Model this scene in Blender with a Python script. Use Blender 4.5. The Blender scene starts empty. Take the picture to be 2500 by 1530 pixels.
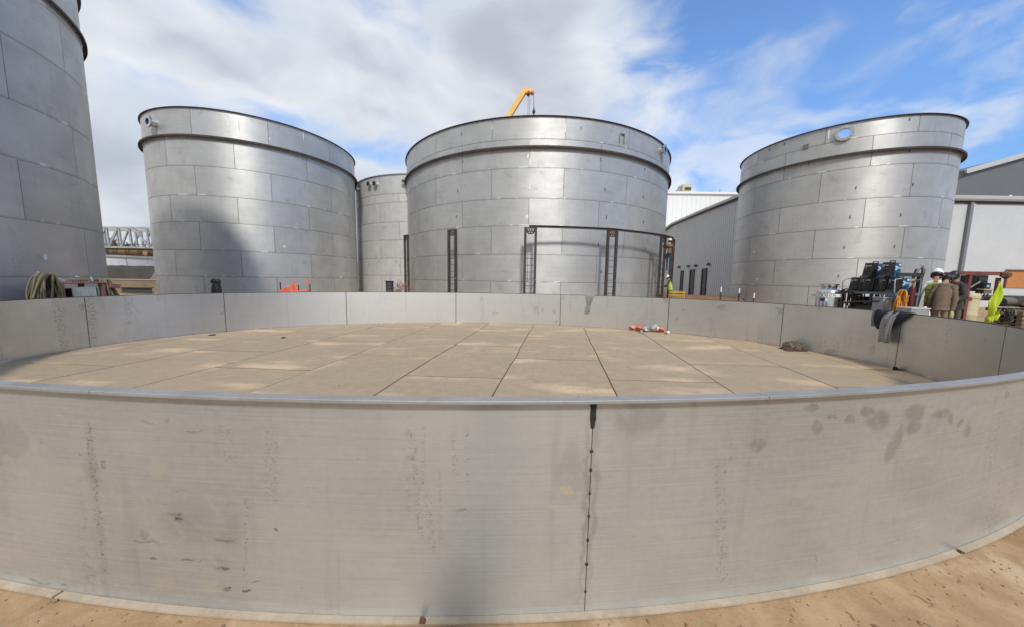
import bpy, bmesh, math, random
from mathutils import Vector, Matrix, geometry, noise as mnoise
R = math.radians
PI = math.pi
random.seed(7)
S = bpy.context.scene
COL = S.collection

# ------------------------------------------------------------------ camera
EYE = Vector((0, 0, 1.65))
PITCH, ROLL, FPX = .1057, .0162, 798.0
_F = Vector((0, math.cos(PITCH), -math.sin(PITCH)))
_X = Vector((1, 0, 0))
_U = _X.cross(_F)
CR = _X * math.cos(ROLL) + _U * math.sin(ROLL)
CU = _U * math.cos(ROLL) - _X * math.sin(ROLL)
cam = bpy.data.cameras.new('camera')
cam.sensor_width = 36.0
cam.lens = FPX / 2500 * 36
cam.clip_start = .05
cam.clip_end = 4000
co = bpy.data.objects.new('camera', cam)
COL.objects.link(co)
m = Matrix((CR, CU, -_F)).transposed().to_4x4()
m.translation = EYE
co.matrix_world = m
S.camera = co

# ------------------------------------------------------------------ world, sun, exposure
SUN_AZ, SUN_EL = R(172), R(43)          # compass azimuth from +Y towards +X
world = bpy.data.worlds.new('World')
S.world = world
world.use_nodes = True


class NT:
    """tiny helper for node trees"""
    def __init__(s, tree):
        s.t = tree
        s.n = tree.nodes
        s.l = tree.links

    def add(s, kind, ins=None, **attrs):
        nd = s.n.new(kind)
        for k, v in attrs.items():
            setattr(nd, k, v)
        for k, v in (ins or {}).items():
            s.set(nd.inputs[k], v)
        return nd

    def set(s, sock, v):
        if isinstance(v, bpy.types.NodeSocket):
            s.l.new(v, sock)
        elif hasattr(sock, 'default_value'):
            try:
                sock.default_value = v
            except Exception:
                sock.default_value = tuple(v) + (1,)

    def math(s, op, a, b=0.0, clamp=False):
        nd = s.add('ShaderNodeMath', operation=op, use_clamp=clamp)
        s.set(nd.inputs[0], a)
        s.set(nd.inputs[1], b)
        return nd.outputs[0]

    def vmath(s, op, a, b=(0, 0, 0)):
        nd = s.add('ShaderNodeVectorMath', operation=op)
        s.set(nd.inputs[0], a)
        s.set(nd.inputs[1], b)
        return nd.outputs['Value'] if op in ('LENGTH', 'DOT_PRODUCT') else nd.outputs[0]

    def noise(s, vec, scale, detail=4, rough=.55, dist=0.0):
        nd = s.add('ShaderNodeTexNoise', {'Vector': vec, 'Scale': scale, 'Detail': detail, 'Roughness': rough, 'Distortion': dist})
        return nd.outputs['Fac']

    def ramp(s, v, a, b, lo=0.0, hi=1.0, smooth=True):
        nd = s.add('ShaderNodeMapRange', {'Value': v, 'From Min': a, 'From Max': b, 'To Min': lo, 'To Max': hi})
        nd.interpolation_type = 'SMOOTHSTEP' if smooth else 'LINEAR'
        return nd.outputs[0]

    def mix(s, f, a, b, blend='MIX'):
        nd = s.add('ShaderNodeMix', data_type='RGBA', blend_type=blend)
        s.set(nd.inputs[0], f)
        for i, v in ((6, a), (7, b)):
            if isinstance(v, tuple) and len(v) == 3:
                v = v + (1,)
            s.set(nd.inputs[i], v)
        return nd.outputs[2]

    def sep(s, vec):
        return s.add('ShaderNodeSeparateXYZ', {0: vec}).outputs

    def comb(s, x, y, z):
        return s.add('ShaderNodeCombineXYZ', {0: x, 1: y, 2: z}).outputs[0]


def build_world():
    t = NT(world.node_tree)
    t.n.clear()
    out = t.add('ShaderNodeOutputWorld')
    bg = t.add('ShaderNodeBackground')
    t.l.new(bg.outputs[0], out.inputs[0])
    sky = t.add('ShaderNodeTexSky', sky_type='NISHITA', sun_disc=False, sun_elevation=SUN_EL, sun_rotation=SUN_AZ,
                altitude=100, air_density=1.0, dust_density=.6, ozone_density=1.6)
    bg.inputs[1].default_value = .114
    d = t.add('ShaderNodeTexCoord').outputs['Generated']
    x, y, z = t.sep(d)
    zz = t.math('MAXIMUM', z, 0.0)
    # cloud deck seen in perspective
    den = t.math('ADD', zz, 1.0)
    px = t.math('DIVIDE', x, den)
    py = t.math('DIVIDE', y, den)
    P = t.vmath('MULTIPLY', t.comb(px, py, t.math('MULTIPLY', zz, 1.25)), (2.3, 2.3, 2.3))
    P = t.vmath('ADD', P, (CLX, CLY, 0))
    warp = t.vmath('MULTIPLY', t.vmath('SUBTRACT', t.add('ShaderNodeTexNoise', {'Vector': P, 'Scale': 1.6, 'Detail': 3}).outputs['Color'], (.5, .5, .5)), (.5, .5, .5))
    P = t.vmath('ADD', P, warp)
    base = t.noise(P, 1.35, 7, .50)
    big = t.noise(t.vmath('ADD', P, (7.3, 2.1, 0)), .6, 2, .5)
    # more broken cloud towards the right hand side, as in the photograph
    side = t.ramp(t.math('ADD', x, t.math('MULTIPLY', z, .45)), .26, .72, .16, -.085)
    low = t.ramp(zz, .16, .36, .13, 0.0)
    cov = t.math('ADD', t.math('ADD', t.math('ADD', base, t.math('MULTIPLY', t.math('SUBTRACT', big, .5), .35)), side), low)
    # loose small puffs in the open part of the sky
    puff = t.noise(t.vmath('ADD', P, (1.7, 5.2, 0)), 2.6, 6, .52)
    field = t.noise(t.vmath('ADD', P, (9.1, 4.2, 2)), .9, 2, .5)
    pm = t.math('MULTIPLY', t.ramp(t.math('ADD', puff, t.math('MULTIPLY', t.math('SUBTRACT', field, .5), .6)), .50, .68), .62)
    mask = t.math('MAXIMUM', t.ramp(cov, .44, .64), pm)
    thick = t.ramp(cov, .58, .80)
    shade = t.noise(t.vmath('ADD', P, (3.1, 9.4, 0)), 1.7, 5, .48)
    sh = t.ramp(shade, .36, .64)
    # cloud radiance (before the background strength): sunlit white, thick grey-blue undersides
    lit = t.mix(sh, (4.4, 4.75, 5.25), (5.8, 5.9, 5.95))
    grey = t.mix(sh, (3.25, 3.5, 4.0), (4.8, 4.95, 5.2))
    cl = t.mix(thick, lit, grey)
    skyc = t.mix(1.0, sky.outputs[0], t.mix(t.ramp(zz, .0, .5), (.50, .68, .92), (1.02, 1.27, 1.55)), 'MULTIPLY')
    fin = t.mix(t.math('MULTIPLY', mask, .96), skyc, cl)
    t.l.new(fin, bg.inputs[0])


CLX, CLY = 8.8, -3.3
build_world()

sd = bpy.data.lights.new('sun', 'SUN')
sd.energy = 1.95
sd.angle = R(7.0)
sd.color = (1.0, .95, .87)
so = bpy.data.objects.new('sun', sd)
COL.objects.link(so)
sun_dir = Vector((math.sin(SUN_AZ) * math.cos(SUN_EL), math.cos(SUN_AZ) * math.cos(SUN_EL), math.sin(SUN_EL)))
so.rotation_euler = sun_dir.to_track_quat('Z', 'Y').to_euler()
so.location = sun_dir * 60
S.view_settings.view_transform = 'Standard'
S.view_settings.look = 'None'
S.view_settings.exposure = 0.48
S.view_settings.gamma = 1.0
S.view_settings.use_curve_mapping = False


# ------------------------------------------------------------------ placing helpers
def at(px, py, d):
    """point seen in the photograph at (px, py), d metres in front of the lens"""
    return EYE + (CR * ((px - 1250) / FPX) - CU * ((py - 765) / FPX) + _F) * d


RX, RY, RCX, RCY, RANG = 8.385, 5.22, -.827, 6.6466, -.022
RH = 1.107                                # height of the low steel ring


def ring_pt(a, off=0.0):
    """point on the ring's plan at parameter a (radians; 0 is the far side)"""
    X, Y = (RX + off) * math.sin(a), (RY + off) * math.cos(a)
    c, s = math.cos(RANG), math.sin(RANG)
    return (RCX + X * c - Y * s, RCY + Y * c + X * s)


def ring_rho(x, y):
    c, s = math.cos(RANG), math.sin(RANG)
    x, y = x - RCX, y - RCY
    return math.hypot((x * c + y * s) / RX, (-x * s + y * c) / RY)


def smooth(a, b, v):
    v = min(1, max(0, (v - a) / (b - a)))
    return v * v * (3 - 2 * v)


def gz(x, y):
    """height of the yard: a step up behind the ring"""
    return .22 * smooth(1.03, 1.25, ring_rho(x, y)) * smooth(2.0, 5.5, y)


# ------------------------------------------------------------------ materials
def new_mat(name):
    mt = bpy.data.materials.new(name)
    mt.use_nodes = True
    t = NT(mt.node_tree)
    t.n.clear()
    o = t.add('ShaderNodeOutputMaterial')
    b = t.add('ShaderNodeBsdfPrincipled')
    t.l.new(b.outputs[0], o.inputs[0])
    return mt, t, b


def paint(name, col, rough=.6, metal=0.0, var=.16, scale=6.0, bump=.0, spot=None, spot_amt=.5, bscale=30.0):
    """general surface: colour with two scales of wear, grain and optional blotches of a second colour"""
    mt, t, b = new_mat(name)
    tc = t.add('ShaderNodeTexCoord').outputs['Object']
    rnd = t.add('ShaderNodeObjectInfo').outputs['Random']
    v = t.vmath('ADD', tc, t.comb(t.math('MULTIPLY', rnd, 40), t.math('MULTIPLY', rnd, 17), 0))
    n1 = t.noise(v, scale, 5, .6)
    n2 = t.noise(v, scale * 9, 3, .6)
    k = t.math('ADD', t.math('MULTIPLY', n1, .65), t.math('MULTIPLY', n2, .35))
    lo = tuple(c * (1 - var) for c in col)
    hi = tuple(min(1, c * (1 + var)) for c in col)
    c = t.mix(t.ramp(k, .3, .7), lo, hi)
    if spot:
        c = t.mix(t.math('MULTIPLY', t.ramp(t.noise(v, scale * 1.7, 6, .65, .3), .52, .68), spot_amt), c, spot)
    t.l.new(c, b.inputs['Base Color'])
    t.l.new(t.ramp(n1, .2, .8, max(.05, rough - .1), min(1, rough + .1)), b.inputs['Roughness'])
    b.inputs['Metallic'].default_value = metal
    if bump:
        bn = t.add('ShaderNodeBump', {'Height': t.noise(v, bscale, 4, .6), 'Strength': bump, 'Distance': .02})
        t.l.new(bn.outputs[0], b.inputs['Normal'])
    return mt


def steel(name, base=(.47, .47, .455), rough=.42, aniso=.75, marks=.5, wave=.25, stains=None, dusty=0.0, columns=None, metal=.55, var=.13):
    """mill finish stainless plate, UV in metres (u along the plate, v up)"""
    mt, t, b = new_mat(name)
    uv = t.add('ShaderNodeUVMap').outputs[0]
    rnd = t.add('ShaderNodeObjectInfo').outputs['Random']
    u0, v0, _ = t.sep(uv)
    u = t.math('ADD', u0, t.math('MULTIPLY', rnd, 97.0))
    v = t.math('ADD', v0, t.math('MULTIPLY', rnd, 31.0))
    P = t.comb(u, v, 0)
    grain = t.noise(t.comb(t.math('MULTIPLY', u, 1.6), t.math('MULTIPLY', v, 90), 0), 1.0, 4, .6)
    blot = t.noise(P, 1.1, 5, .6)
    fine = t.noise(P, 26.0, 4, .65)
    k = t.math('ADD', t.math('ADD', t.math('MULTIPLY', grain, .30), t.math('MULTIPLY', blot, .5)), t.math('MULTIPLY', fine, .20))
    k = t.math('ADD', k, t.math('MULTIPLY', t.math('SUBTRACT', rnd, .5), .10))
    c = t.mix(t.ramp(k, .32, .68), tuple(x * (1 - var) for x in base), tuple(min(1, x * (1 + var * .8)) for x in base))
    # handling marks: rows of mill print and scuffs running up the plate
    colm = t.ramp(t.noise(t.comb(t.math('MULTIPLY', u, 2.6), t.math('MULTIPLY', v, .35), 0), 1.0, 2, .5), .60, .68)
    speck = t.ramp(t.noise(t.comb(t.math('MULTIPLY', u, 26), t.math('MULTIPLY', v, 34), 0), 1.0, 3, .7), .50, .62)
    mk = t.math('MULTIPLY', t.math('MULTIPLY', colm, speck), marks)
    # a few soft darker wipe stains
    wet = t.math('MULTIPLY', t.ramp(t.noise(t.vmath('ADD', P, (5, 8, 3)), 1.9, 3, .5, .4), .655, .685), marks * .55)
    # small dark flecks
    fl = t.math('MULTIPLY', t.ramp(t.noise(P, 15, 2, .5), .735, .77), marks)
    dark = t.math('MAXIMUM', t.math('MAXIMUM', mk, wet), fl)
    rough_add = t.math('MULTIPLY', dark, .10)
    c = t.mix(t.math('MULTIPLY', dark, .62), c, (.17, .165, .15))
    # seams: heat tinted edge, ground-clean strips with white glints painted in
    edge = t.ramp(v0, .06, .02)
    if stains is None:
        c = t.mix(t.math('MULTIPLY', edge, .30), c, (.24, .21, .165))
        cln_glint = t.math('MULTIPLY', t.ramp(v0, .075, .04), t.ramp(t.noise(t.comb(t.math('MULTIPLY', u, 1.1), 0, 11.0), 1.0, 3, .6), .55, .62))
        c = t.mix(t.math('MULTIPLY', cln_glint, .75), c, (.86, .86, .83))
    # hairline scratches and long wiped bands along the rolling direction
    scr = t.ramp(t.noise(t.comb(t.math('MULTIPLY', u, .9), t.math('MULTIPLY', v, 130), 2.0), 1.0, 2, .6), .66, .74)
    c = t.mix(t.math('MULTIPLY', scr, .16), c, (.16, .16, .15))
    band = t.noise(t.comb(t.math('MULTIPLY', u, .30), t.math('MULTIPLY', v, 5.5), 5.0), 1.0, 3, .6)
    c = t.mix(t.math('MULTIPLY', t.ramp(band, .46, .74), .30), c, (.60, .59, .55))
    drip = t.ramp(t.noise(t.comb(t.math('MULTIPLY', u, 9), t.math('MULTIPLY', v, .5), 7.0), 1.0, 4, .6), .56, .74)
    c = t.mix(t.math('MULTIPLY', drip, .20), c, (.24, .23, .21))
    if stains:
        ox, oy, oz = t.sep(t.add('ShaderNodeTexCoord').outputs['Object'])
        wob = t.noise(t.comb(ox, 0, oz), 9.0, 3, .6)
        wob2 = t.noise(t.comb(ox, 3, oz), 9.0, 3, .6)
        qx = t.math('ADD', ox, t.math('MULTIPLY', t.math('SUBTRACT', wob, .5), .11))
        qz = t.math('ADD', oz, t.math('MULTIPLY', t.math('SUBTRACT', wob2, .5), .08))
        brk = t.ramp(t.noise(t.comb(ox, 1.5, oz), 16.0, 4, .6), .22, .52)
        acc = {}
        for (sx, sz, rx, rz, kind, amt, tilt) in stains:
            dx = t.math('SUBTRACT', qx, sx)
            dz = t.math('SUBTRACT', qz, sz)
            if tilt:
                dx = t.math('ADD', dx, t.math('MULTIPLY', dz, tilt))
            L = t.vmath('LENGTH', t.comb(t.math('DIVIDE', dx, rx), t.math('DIVIDE', dz, rz), 0))
            mm = t.math('MULTIPLY', t.math('MULTIPLY', t.ramp(L, 1.12, .55 if kind != 'soft' else .1), brk), amt)
            acc[kind] = t.math('MAXIMUM', acc[kind], mm) if kind in acc else mm
        # short scuffs scattered over the left half
        fx, fz, frx, frz = SCUFF_FIELD
        fld = t.vmath('LENGTH', t.comb(t.math('DIVIDE', t.math('SUBTRACT', ox, fx), frx), t.math('DIVIDE', t.math('SUBTRACT', oz, fz), frz), 0))
        sc_ = t.ramp(t.noise(t.comb(t.math('MULTIPLY', ox, 13), 4, t.math('MULTIPLY', oz, 60)), 1.0, 3, .65), .63, .72)
        c = t.mix(t.math('MULTIPLY', t.math('MULTIPLY', sc_, t.ramp(fld, 1.0, .2)), .5), c, (.10, .095, .08))
        if 'soft' in acc:
            c = t.mix(acc['soft'], c, (.25, .24, .22))
        if 'wet' in acc:
            c = t.mix(t.math('MULTIPLY', acc['wet'], .8), c, (.21, .21, .195))
        if 'scuff' in acc:
            gr = t.ramp(t.noise(t.comb(t.math('MULTIPLY', ox, 14), 0, t.math('MULTIPLY', oz, 70)), 1.0, 3, .7), .36, .58)
            c = t.mix(t.math('MULTIPLY', acc['scuff'], gr), c, (.075, .07, .06))
        if 'pale' in acc:
            c = t.mix(acc['pale'], c, (.72, .66, .48))
    if columns:
        ox, oy, oz = t.sep(t.add('ShaderNodeTexCoord').outputs['Object'])
        tot = None
        for (sx, z0, z1, hw, amt, slope) in columns:
            dx = t.math('ABSOLUTE', t.math('ADD', t.math('SUBTRACT', ox, sx), t.math('MULTIPLY', t.math('SUBTRACT', oz, z0), slope)))
            mm = t.math('MULTIPLY', t.ramp(dx, hw, hw * .6), t.math('MULTIPLY', t.ramp(oz, z0 - .02, z0 + .03), t.ramp(oz, z1 + .02, z1 - .03)))
            mm = t.math('MULTIPLY', mm, amt)
            tot = t.math('MAXIMUM', tot, mm) if tot else mm
        sp = t.ramp(t.noise(t.comb(t.math('MULTIPLY', ox, 48), 0, t.math('MULTIPLY', oz, 75)), 1.0, 3, .75), .50, .66)
        c = t.mix(t.math('MULTIPLY', tot, sp), c, (.13, .125, .11))
    if dusty:
        c = t.mix(t.math('MULTIPLY', t.ramp(v0, .25, 0.0), dusty), c, (.42, .35, .26))
    t.l.new(c, b.inputs['Base Color'])
    b.inputs['Metallic'].default_value = metal
    rr = t.math('ADD', t.ramp(k, .3, .7, rough + .06, rough - .05), rough_add)
    t.l.new(rr, b.inputs['Roughness'])
    b.inputs['Anisotropic'].default_value = aniso
    b.inputs['Anisotropic Rotation'].default_value = .25
    tg = t.add('ShaderNodeTangent', direction_type='UV_MAP')
    t.l.new(tg.outputs[0], b.inputs['Tangent'])
    hgt = t.math('ADD', t.math('MULTIPLY', t.noise(P, 1.3, 2, .5), 1.0), t.math('MULTIPLY', grain, .006))
    bn = t.add('ShaderNodeBump', {'Height': hgt, 'Strength': wave, 'Distance': .05})
    t.l.new(bn.outputs[0], b.inputs['Normal'])
    return mt


M = {}
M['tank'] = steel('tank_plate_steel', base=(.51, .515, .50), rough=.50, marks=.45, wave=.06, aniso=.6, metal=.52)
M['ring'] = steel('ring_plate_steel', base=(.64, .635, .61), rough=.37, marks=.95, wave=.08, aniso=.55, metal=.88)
M['annular'] = paint('dusty_annular_edge', (.43, .36, .265), .7, .0, .18, 4, 0, (.42, .30, .18), .75)
M['weld'] = paint('weld_grey', (.22, .215, .20), .55, .6, .3, 9)
M['weld_dark'] = paint('weld_scale', (.055, .05, .045), .6, .5, .35, 20, .4)
M['flange'] = paint('galvanised_angle', (.35, .345, .33), .55, .3, .12, 5, 0, (.30, .26, .20), .45)
M['rust_angle'] = paint('dark_rolled_angle', (.05, .043, .038), .65, .1, .3, 4, .2, (.16, .08, .045), .5)
M['brown_steel'] = paint('brown_primer_steel', (.062, .052, .046), .6, .2, .25, 5, .15, (.13, .07, .045), .45)
M['stainless'] = paint('bright_stainless', (.62, .62, .60), .22, 1.0, .08, 5)
M['dull'] = paint('dull_stainless', (.44, .44, .43), .4, .8, .1, 5)
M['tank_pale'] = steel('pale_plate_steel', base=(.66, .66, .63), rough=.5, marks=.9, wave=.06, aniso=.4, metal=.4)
M['white'] = paint('white_paint', (.78, .78, .76), .5, 0, .06, 8)
M['black'] = paint('black_plastic', (.018, .018, .019), .45, 0, .3, 9)
M['rubber'] = paint('black_rubber', (.022, .021, .02), .7, 0, .3, 9)
M['darkgrey'] = paint('dark_grey_paint', (.055, .057, .06), .5, .2, .2, 6)
M['grey'] = paint('grey_paint', (.33, .34, .35), .5, .1, .12, 4, 0, (.2, .18, .15), .4)
M['bluegrey'] = paint('blue_grey_paint', (.10, .15, .19), .5, .1, .15, 4)
M['blue'] = paint('welder_blue_paint', (.018, .135, .29), .38, .0, .12, 4)
M['red_frame'] = paint('red_oxide_paint', (.19, .062, .05), .6, 0, .2, 6, .1, (.10, .045, .035), .6)
M['pink_frame'] = paint('faded_red_paint', (.34, .17, .14), .6, 0, .2, 6, .1, (.16, .08, .06), .6)
M['cream'] = paint('cream_paint', (.58, .52, .34), .45, 0, .1, 4, 0, (.4, .33, .2), .35)
M['yellow'] = paint('yellow_paint', (.50, .36, .04), .5, 0, .15, 5, 0, (.25, .17, .05), .4)
M['crane'] = paint('crane_yellow_paint', (.66, .36, .05), .5, 0, .12, 1.2)
M['hivis'] = paint('hi_vis_cloth', (.50, .62, .035), .8, 0, .14, 10, .3)
M['gear_grey'] = paint('pale_green_grey_cloth', (.34, .36, .33), .8, 0, .15, 14, .3)
M['orange'] = paint('orange_plastic', (.78, .13, .035), .5, 0, .15, 14)
M['coral'] = paint('coral_plastic', (.80, .25, .18), .5, 0, .15, 14)
M['orange_hose'] = paint('orange_hose_rubber', (.68, .27, .025), .5, 0, .2, 8)
M['hose_tan'] = paint('tan_dusty_hose', (.30, .24, .14), .7, 0, .25, 8)
M['hose_olive'] = paint('olive_dusty_hose', (.14, .115, .06), .7, 0, .25, 8)
M['maroon'] = paint('maroon_paint', (.10, .018, .022), .4, 0, .15, 6)
M['brass'] = paint('brass', (.55, .40, .16), .35, 1.0, .15, 12)
M['skin'] = paint('skin', (.42, .235, .16), .55, 0, .08, 12)
M['skin_tan'] = paint('sunburnt_skin', (.36, .17, .11), .55, 0, .08, 12)
M['denim'] = paint('blue_denim', (.035, .055, .095), .85, 0, .25, 14, .2)
M['coat'] = paint('brown_duck_canvas', (.175, .125, .085), .9, 0, .2, 9, .5)
M['trouser'] = paint('khaki_cloth', (.27, .19, .125), .9, 0, .18, 9, .4)
M['coverall'] = paint('charcoal_coverall', (.055, .055, .05), .9, 0, .2, 9, .4)
M['olive_cloth'] = paint('olive_grey_cloth', (.105, .10, .08), .9, 0, .2, 9, .4)
M['boot'] = paint('brown_boot_leather', (.07, .045, .03), .7, 0, .2, 9)
M['grey_cloth'] = paint('grey_sweat_cloth', (.27, .265, .26), .95, 0, .14, 20, .4, None, .5, 60)
M['navy_cloth'] = paint('navy_cloth', (.022, .024, .034), .95, 0, .25, 12, .4)
M['hair'] = paint('dark_hair', (.03, .02, .015), .7, 0, .3, 30, .4)
M['mint'] = paint('pale_green_grey_paint', (.64, .66, .56), .5, 0, .1, 3, 0, (.34, .36, .3), .5)
M['wood'] = paint('weathered_timber', (.23, .165, .11), .8, 0, .25, 5, .3)
M['osb'] = paint('strand_board', (.50, .20, .06), .8, 0, .30, 14, .3, (.62, .33, .13), .6)
M['rust'] = paint('rusty_steel', (.16, .08, .05), .8, .2, .35, 7, .4)
M['junk'] = paint('dusty_machine_grey', (.16, .15, .125), .7, .1, .3, 5, .2)
M['concrete'] = paint('grey_concrete', (.34, .315, .27), .85, 0, .14, 2.2, .25, (.24, .2, .15), .4)
M['tan_concrete'] = paint('tan_concrete', (.21, .165, .11), .9, 0, .16, 1.4, .3)
M['net'] = paint('orange_safety_net', (.82, .16, .06), .6, 0, .12, 12)
M['clad_white'] = paint('white_cladding', (.80, .79, .75), .5, 0, .03, .4)
M['clad_grey'] = paint('blue_grey_cladding', (.55, .565, .575), .5, 0, .06, .5)
M['clad_light'] = paint('pale_grey_cladding', (.56, .575, .57), .5, 0, .05, .4)
M['clad_dark'] = paint('charcoal_cladding', (.13, .137, .14), .55, 0, .06, .4)
M['trim_pale'] = paint('pale_trim', (.50, .50, .49), .5, .1, .06, 2)
M['trim_dark'] = paint('dark_trim', (.05, .055, .065), .5, .1, .1, 2)
M['truss'] = paint('weathered_galvanised', (.42, .43, .42), .6, .3, .15, 1.5, 0, (.2, .17, .13), .5)
M['bank'] = paint('olive_earth_in_shade', (.05, .045, .033), .95, 0, .35, .7, .6, (.075, .065, .05), .5, 5)  # earth colour darkened to carry the shade lying on the bank
M['hill'] = paint('dry_brown_hill', (.17, .125, .075), .95, 0, .35, .25, .6, (.09, .085, .04), .6, 2)
M['soil'] = paint('red_brown_soil', (.20, .098, .05), .95, 0, .3, 1.6, .8, (.28, .17, .10), .5, 7)
M['leaf'] = paint('dry_olive_leaves', (.10, .085, .04), .8, 0, .4, 1.0)
M['twig'] = paint('reddish_twigs', (.22, .10, .08), .85, 0, .3, 8)


def camo():
    mt, t, b = new_mat('camouflage_cloth')
    v = t.add('ShaderNodeTexCoord').outputs['Object']
    n = t.noise(v, 22, 2, .5, .6)
    c = t.mix(t.ramp(n, .44, .47), (.02, .017, .012), (.075, .062, .035))
    c = t.mix(t.ramp(t.noise(t.vmath('ADD', v, (4, 1, 2)), 26, 2, .5, .6), .54, .57), c, (.20, .17, .11))
    t.l.new(c, b.inputs['Base Color'])
    b.inputs['Roughness'].default_value = .9
    return mt


M['camo'] = camo()


def dust_floor():
    mt, t, b = new_mat('dusty_floor_plate')
    g = t.add('ShaderNodeNewGeometry').outputs['Position']
    rnd = t.add('ShaderNodeObjectInfo').outputs['Random']
    # long soft paler and darker patches, stretched across the plates
    P = t.vmath('MULTIPLY', g, (.55, 1.25, 1))
    a = t.noise(t.vmath('ADD', P, t.comb(t.math('MULTIPLY', rnd, 9), 0, 0)), .95, 3, .5)
    bb = t.noise(g, 5.5, 5, .65)
    f = t.noise(g, 60, 3, .6)
    c = t.mix(t.ramp(bb, .25, .75), (.39, .295, .19), (.45, .345, .225))
    c = t.mix(t.math('MULTIPLY', t.ramp(a, .53, .69), .85), c, (.70, .50, .315))
    c = t.mix(t.math('MULTIPLY', t.ramp(a, .42, .28), .3), c, (.31, .255, .185))
    c = t.mix(t.math('MULTIPLY', t.math('SUBTRACT', rnd, .3), .22), c, (.29, .235, .165))
    c = t.mix(t.math('MULTIPLY', t.ramp(f, .4, .7), .22), c, (.28, .22, .15))
    trk = t.noise(t.vmath('MULTIPLY', g, (1.0, .45, 1)), 3.2, 4, .55, 2.2)
    c = t.mix(t.math('MULTIPLY', t.ramp(t.math('ABSOLUTE', t.math('SUBTRACT', trk, .5)), .035, .0), .22), c, (.25, .20, .14))
    c = t.mix(t.math('MULTIPLY', t.ramp(t.noise(t.vmath('ADD', g, (7, 2, 0)), 2.1, 5, .6), .56, .7), .30), c, (.30, .265, .22))
    sp = t.ramp(t.noise(g, 11, 2, .5), .735, .765)
    c = t.mix(t.math('MULTIPLY', sp, .6), c, (.12, .10, .07))
    t.l.new(c, b.inputs['Base Color'])
    b.inputs['Roughness'].default_value = .72
    b.inputs['Specular IOR Level'].default_value = .35
    bn = t.add('ShaderNodeBump', {'Height': t.math('ADD', t.noise(g, .9, 2, .5), t.math('MULTIPLY', f, .01)), 'Strength': .35, 'Distance': .04})
    t.l.new(bn.outputs[0], b.inputs['Normal'])
    return mt


M['floor'] = dust_floor()
M['floor_joint'] = paint('dark_joint_dirt', (.10, .075, .046), .95, 0, .3, 6)


def ground_mat():
    mt, t, b = new_mat('packed_sandy_ground')
    g = t.add('ShaderNodeNewGeometry').outputs['Position']
    a = t.noise(g, .7, 5, .6, .3)
    n2 = t.noise(g, 4.5, 6, .65, .4)
    n3 = t.noise(g, 38, 4, .7)
    c = t.mix(t.ramp(n2, .32, .68), (.34, .225, .125), (.46, .315, .185))
    c = t.mix(t.math('MULTIPLY', t.ramp(a, .5, .66), .55), c, (.27, .165, .085))
    c = t.mix(t.math('MULTIPLY', t.ramp(t.noise(t.vmath('ADD', g, (3, 3, 0)), 1.6, 6, .65, .5), .54, .66), .6), c, (.56, .43, .29))
    c = t.mix(t.math('MULTIPLY', t.ramp(n3, .52, .76), .32), c, (.20, .125, .065))
    c = t.mix(t.math('MULTIPLY', t.ramp(t.noise(g, 9, 2, .5), .72, .76), .6), c, (.09, .065, .04))
    # far away the yard turns to grey brown land
    d = t.vmath('LENGTH', g)
    c = t.mix(t.ramp(d, 60, 240), c, (.16, .14, .09))
    t.l.new(c, b.inputs['Base Color'])
    b.inputs['Roughness'].default_value = .92
    b.inputs['Specular IOR Level'].default_value = .2
    h = t.math('ADD', t.math('MULTIPLY', n2, 1.0), t.math('MULTIPLY', n3, .25))
    bn = t.add('ShaderNodeBump', {'Height': h, 'Strength': .45, 'Distance': .03})
    t.l.new(bn.outputs[0], b.inputs['Normal'])
    return mt


M['ground'] = ground_mat()


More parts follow.
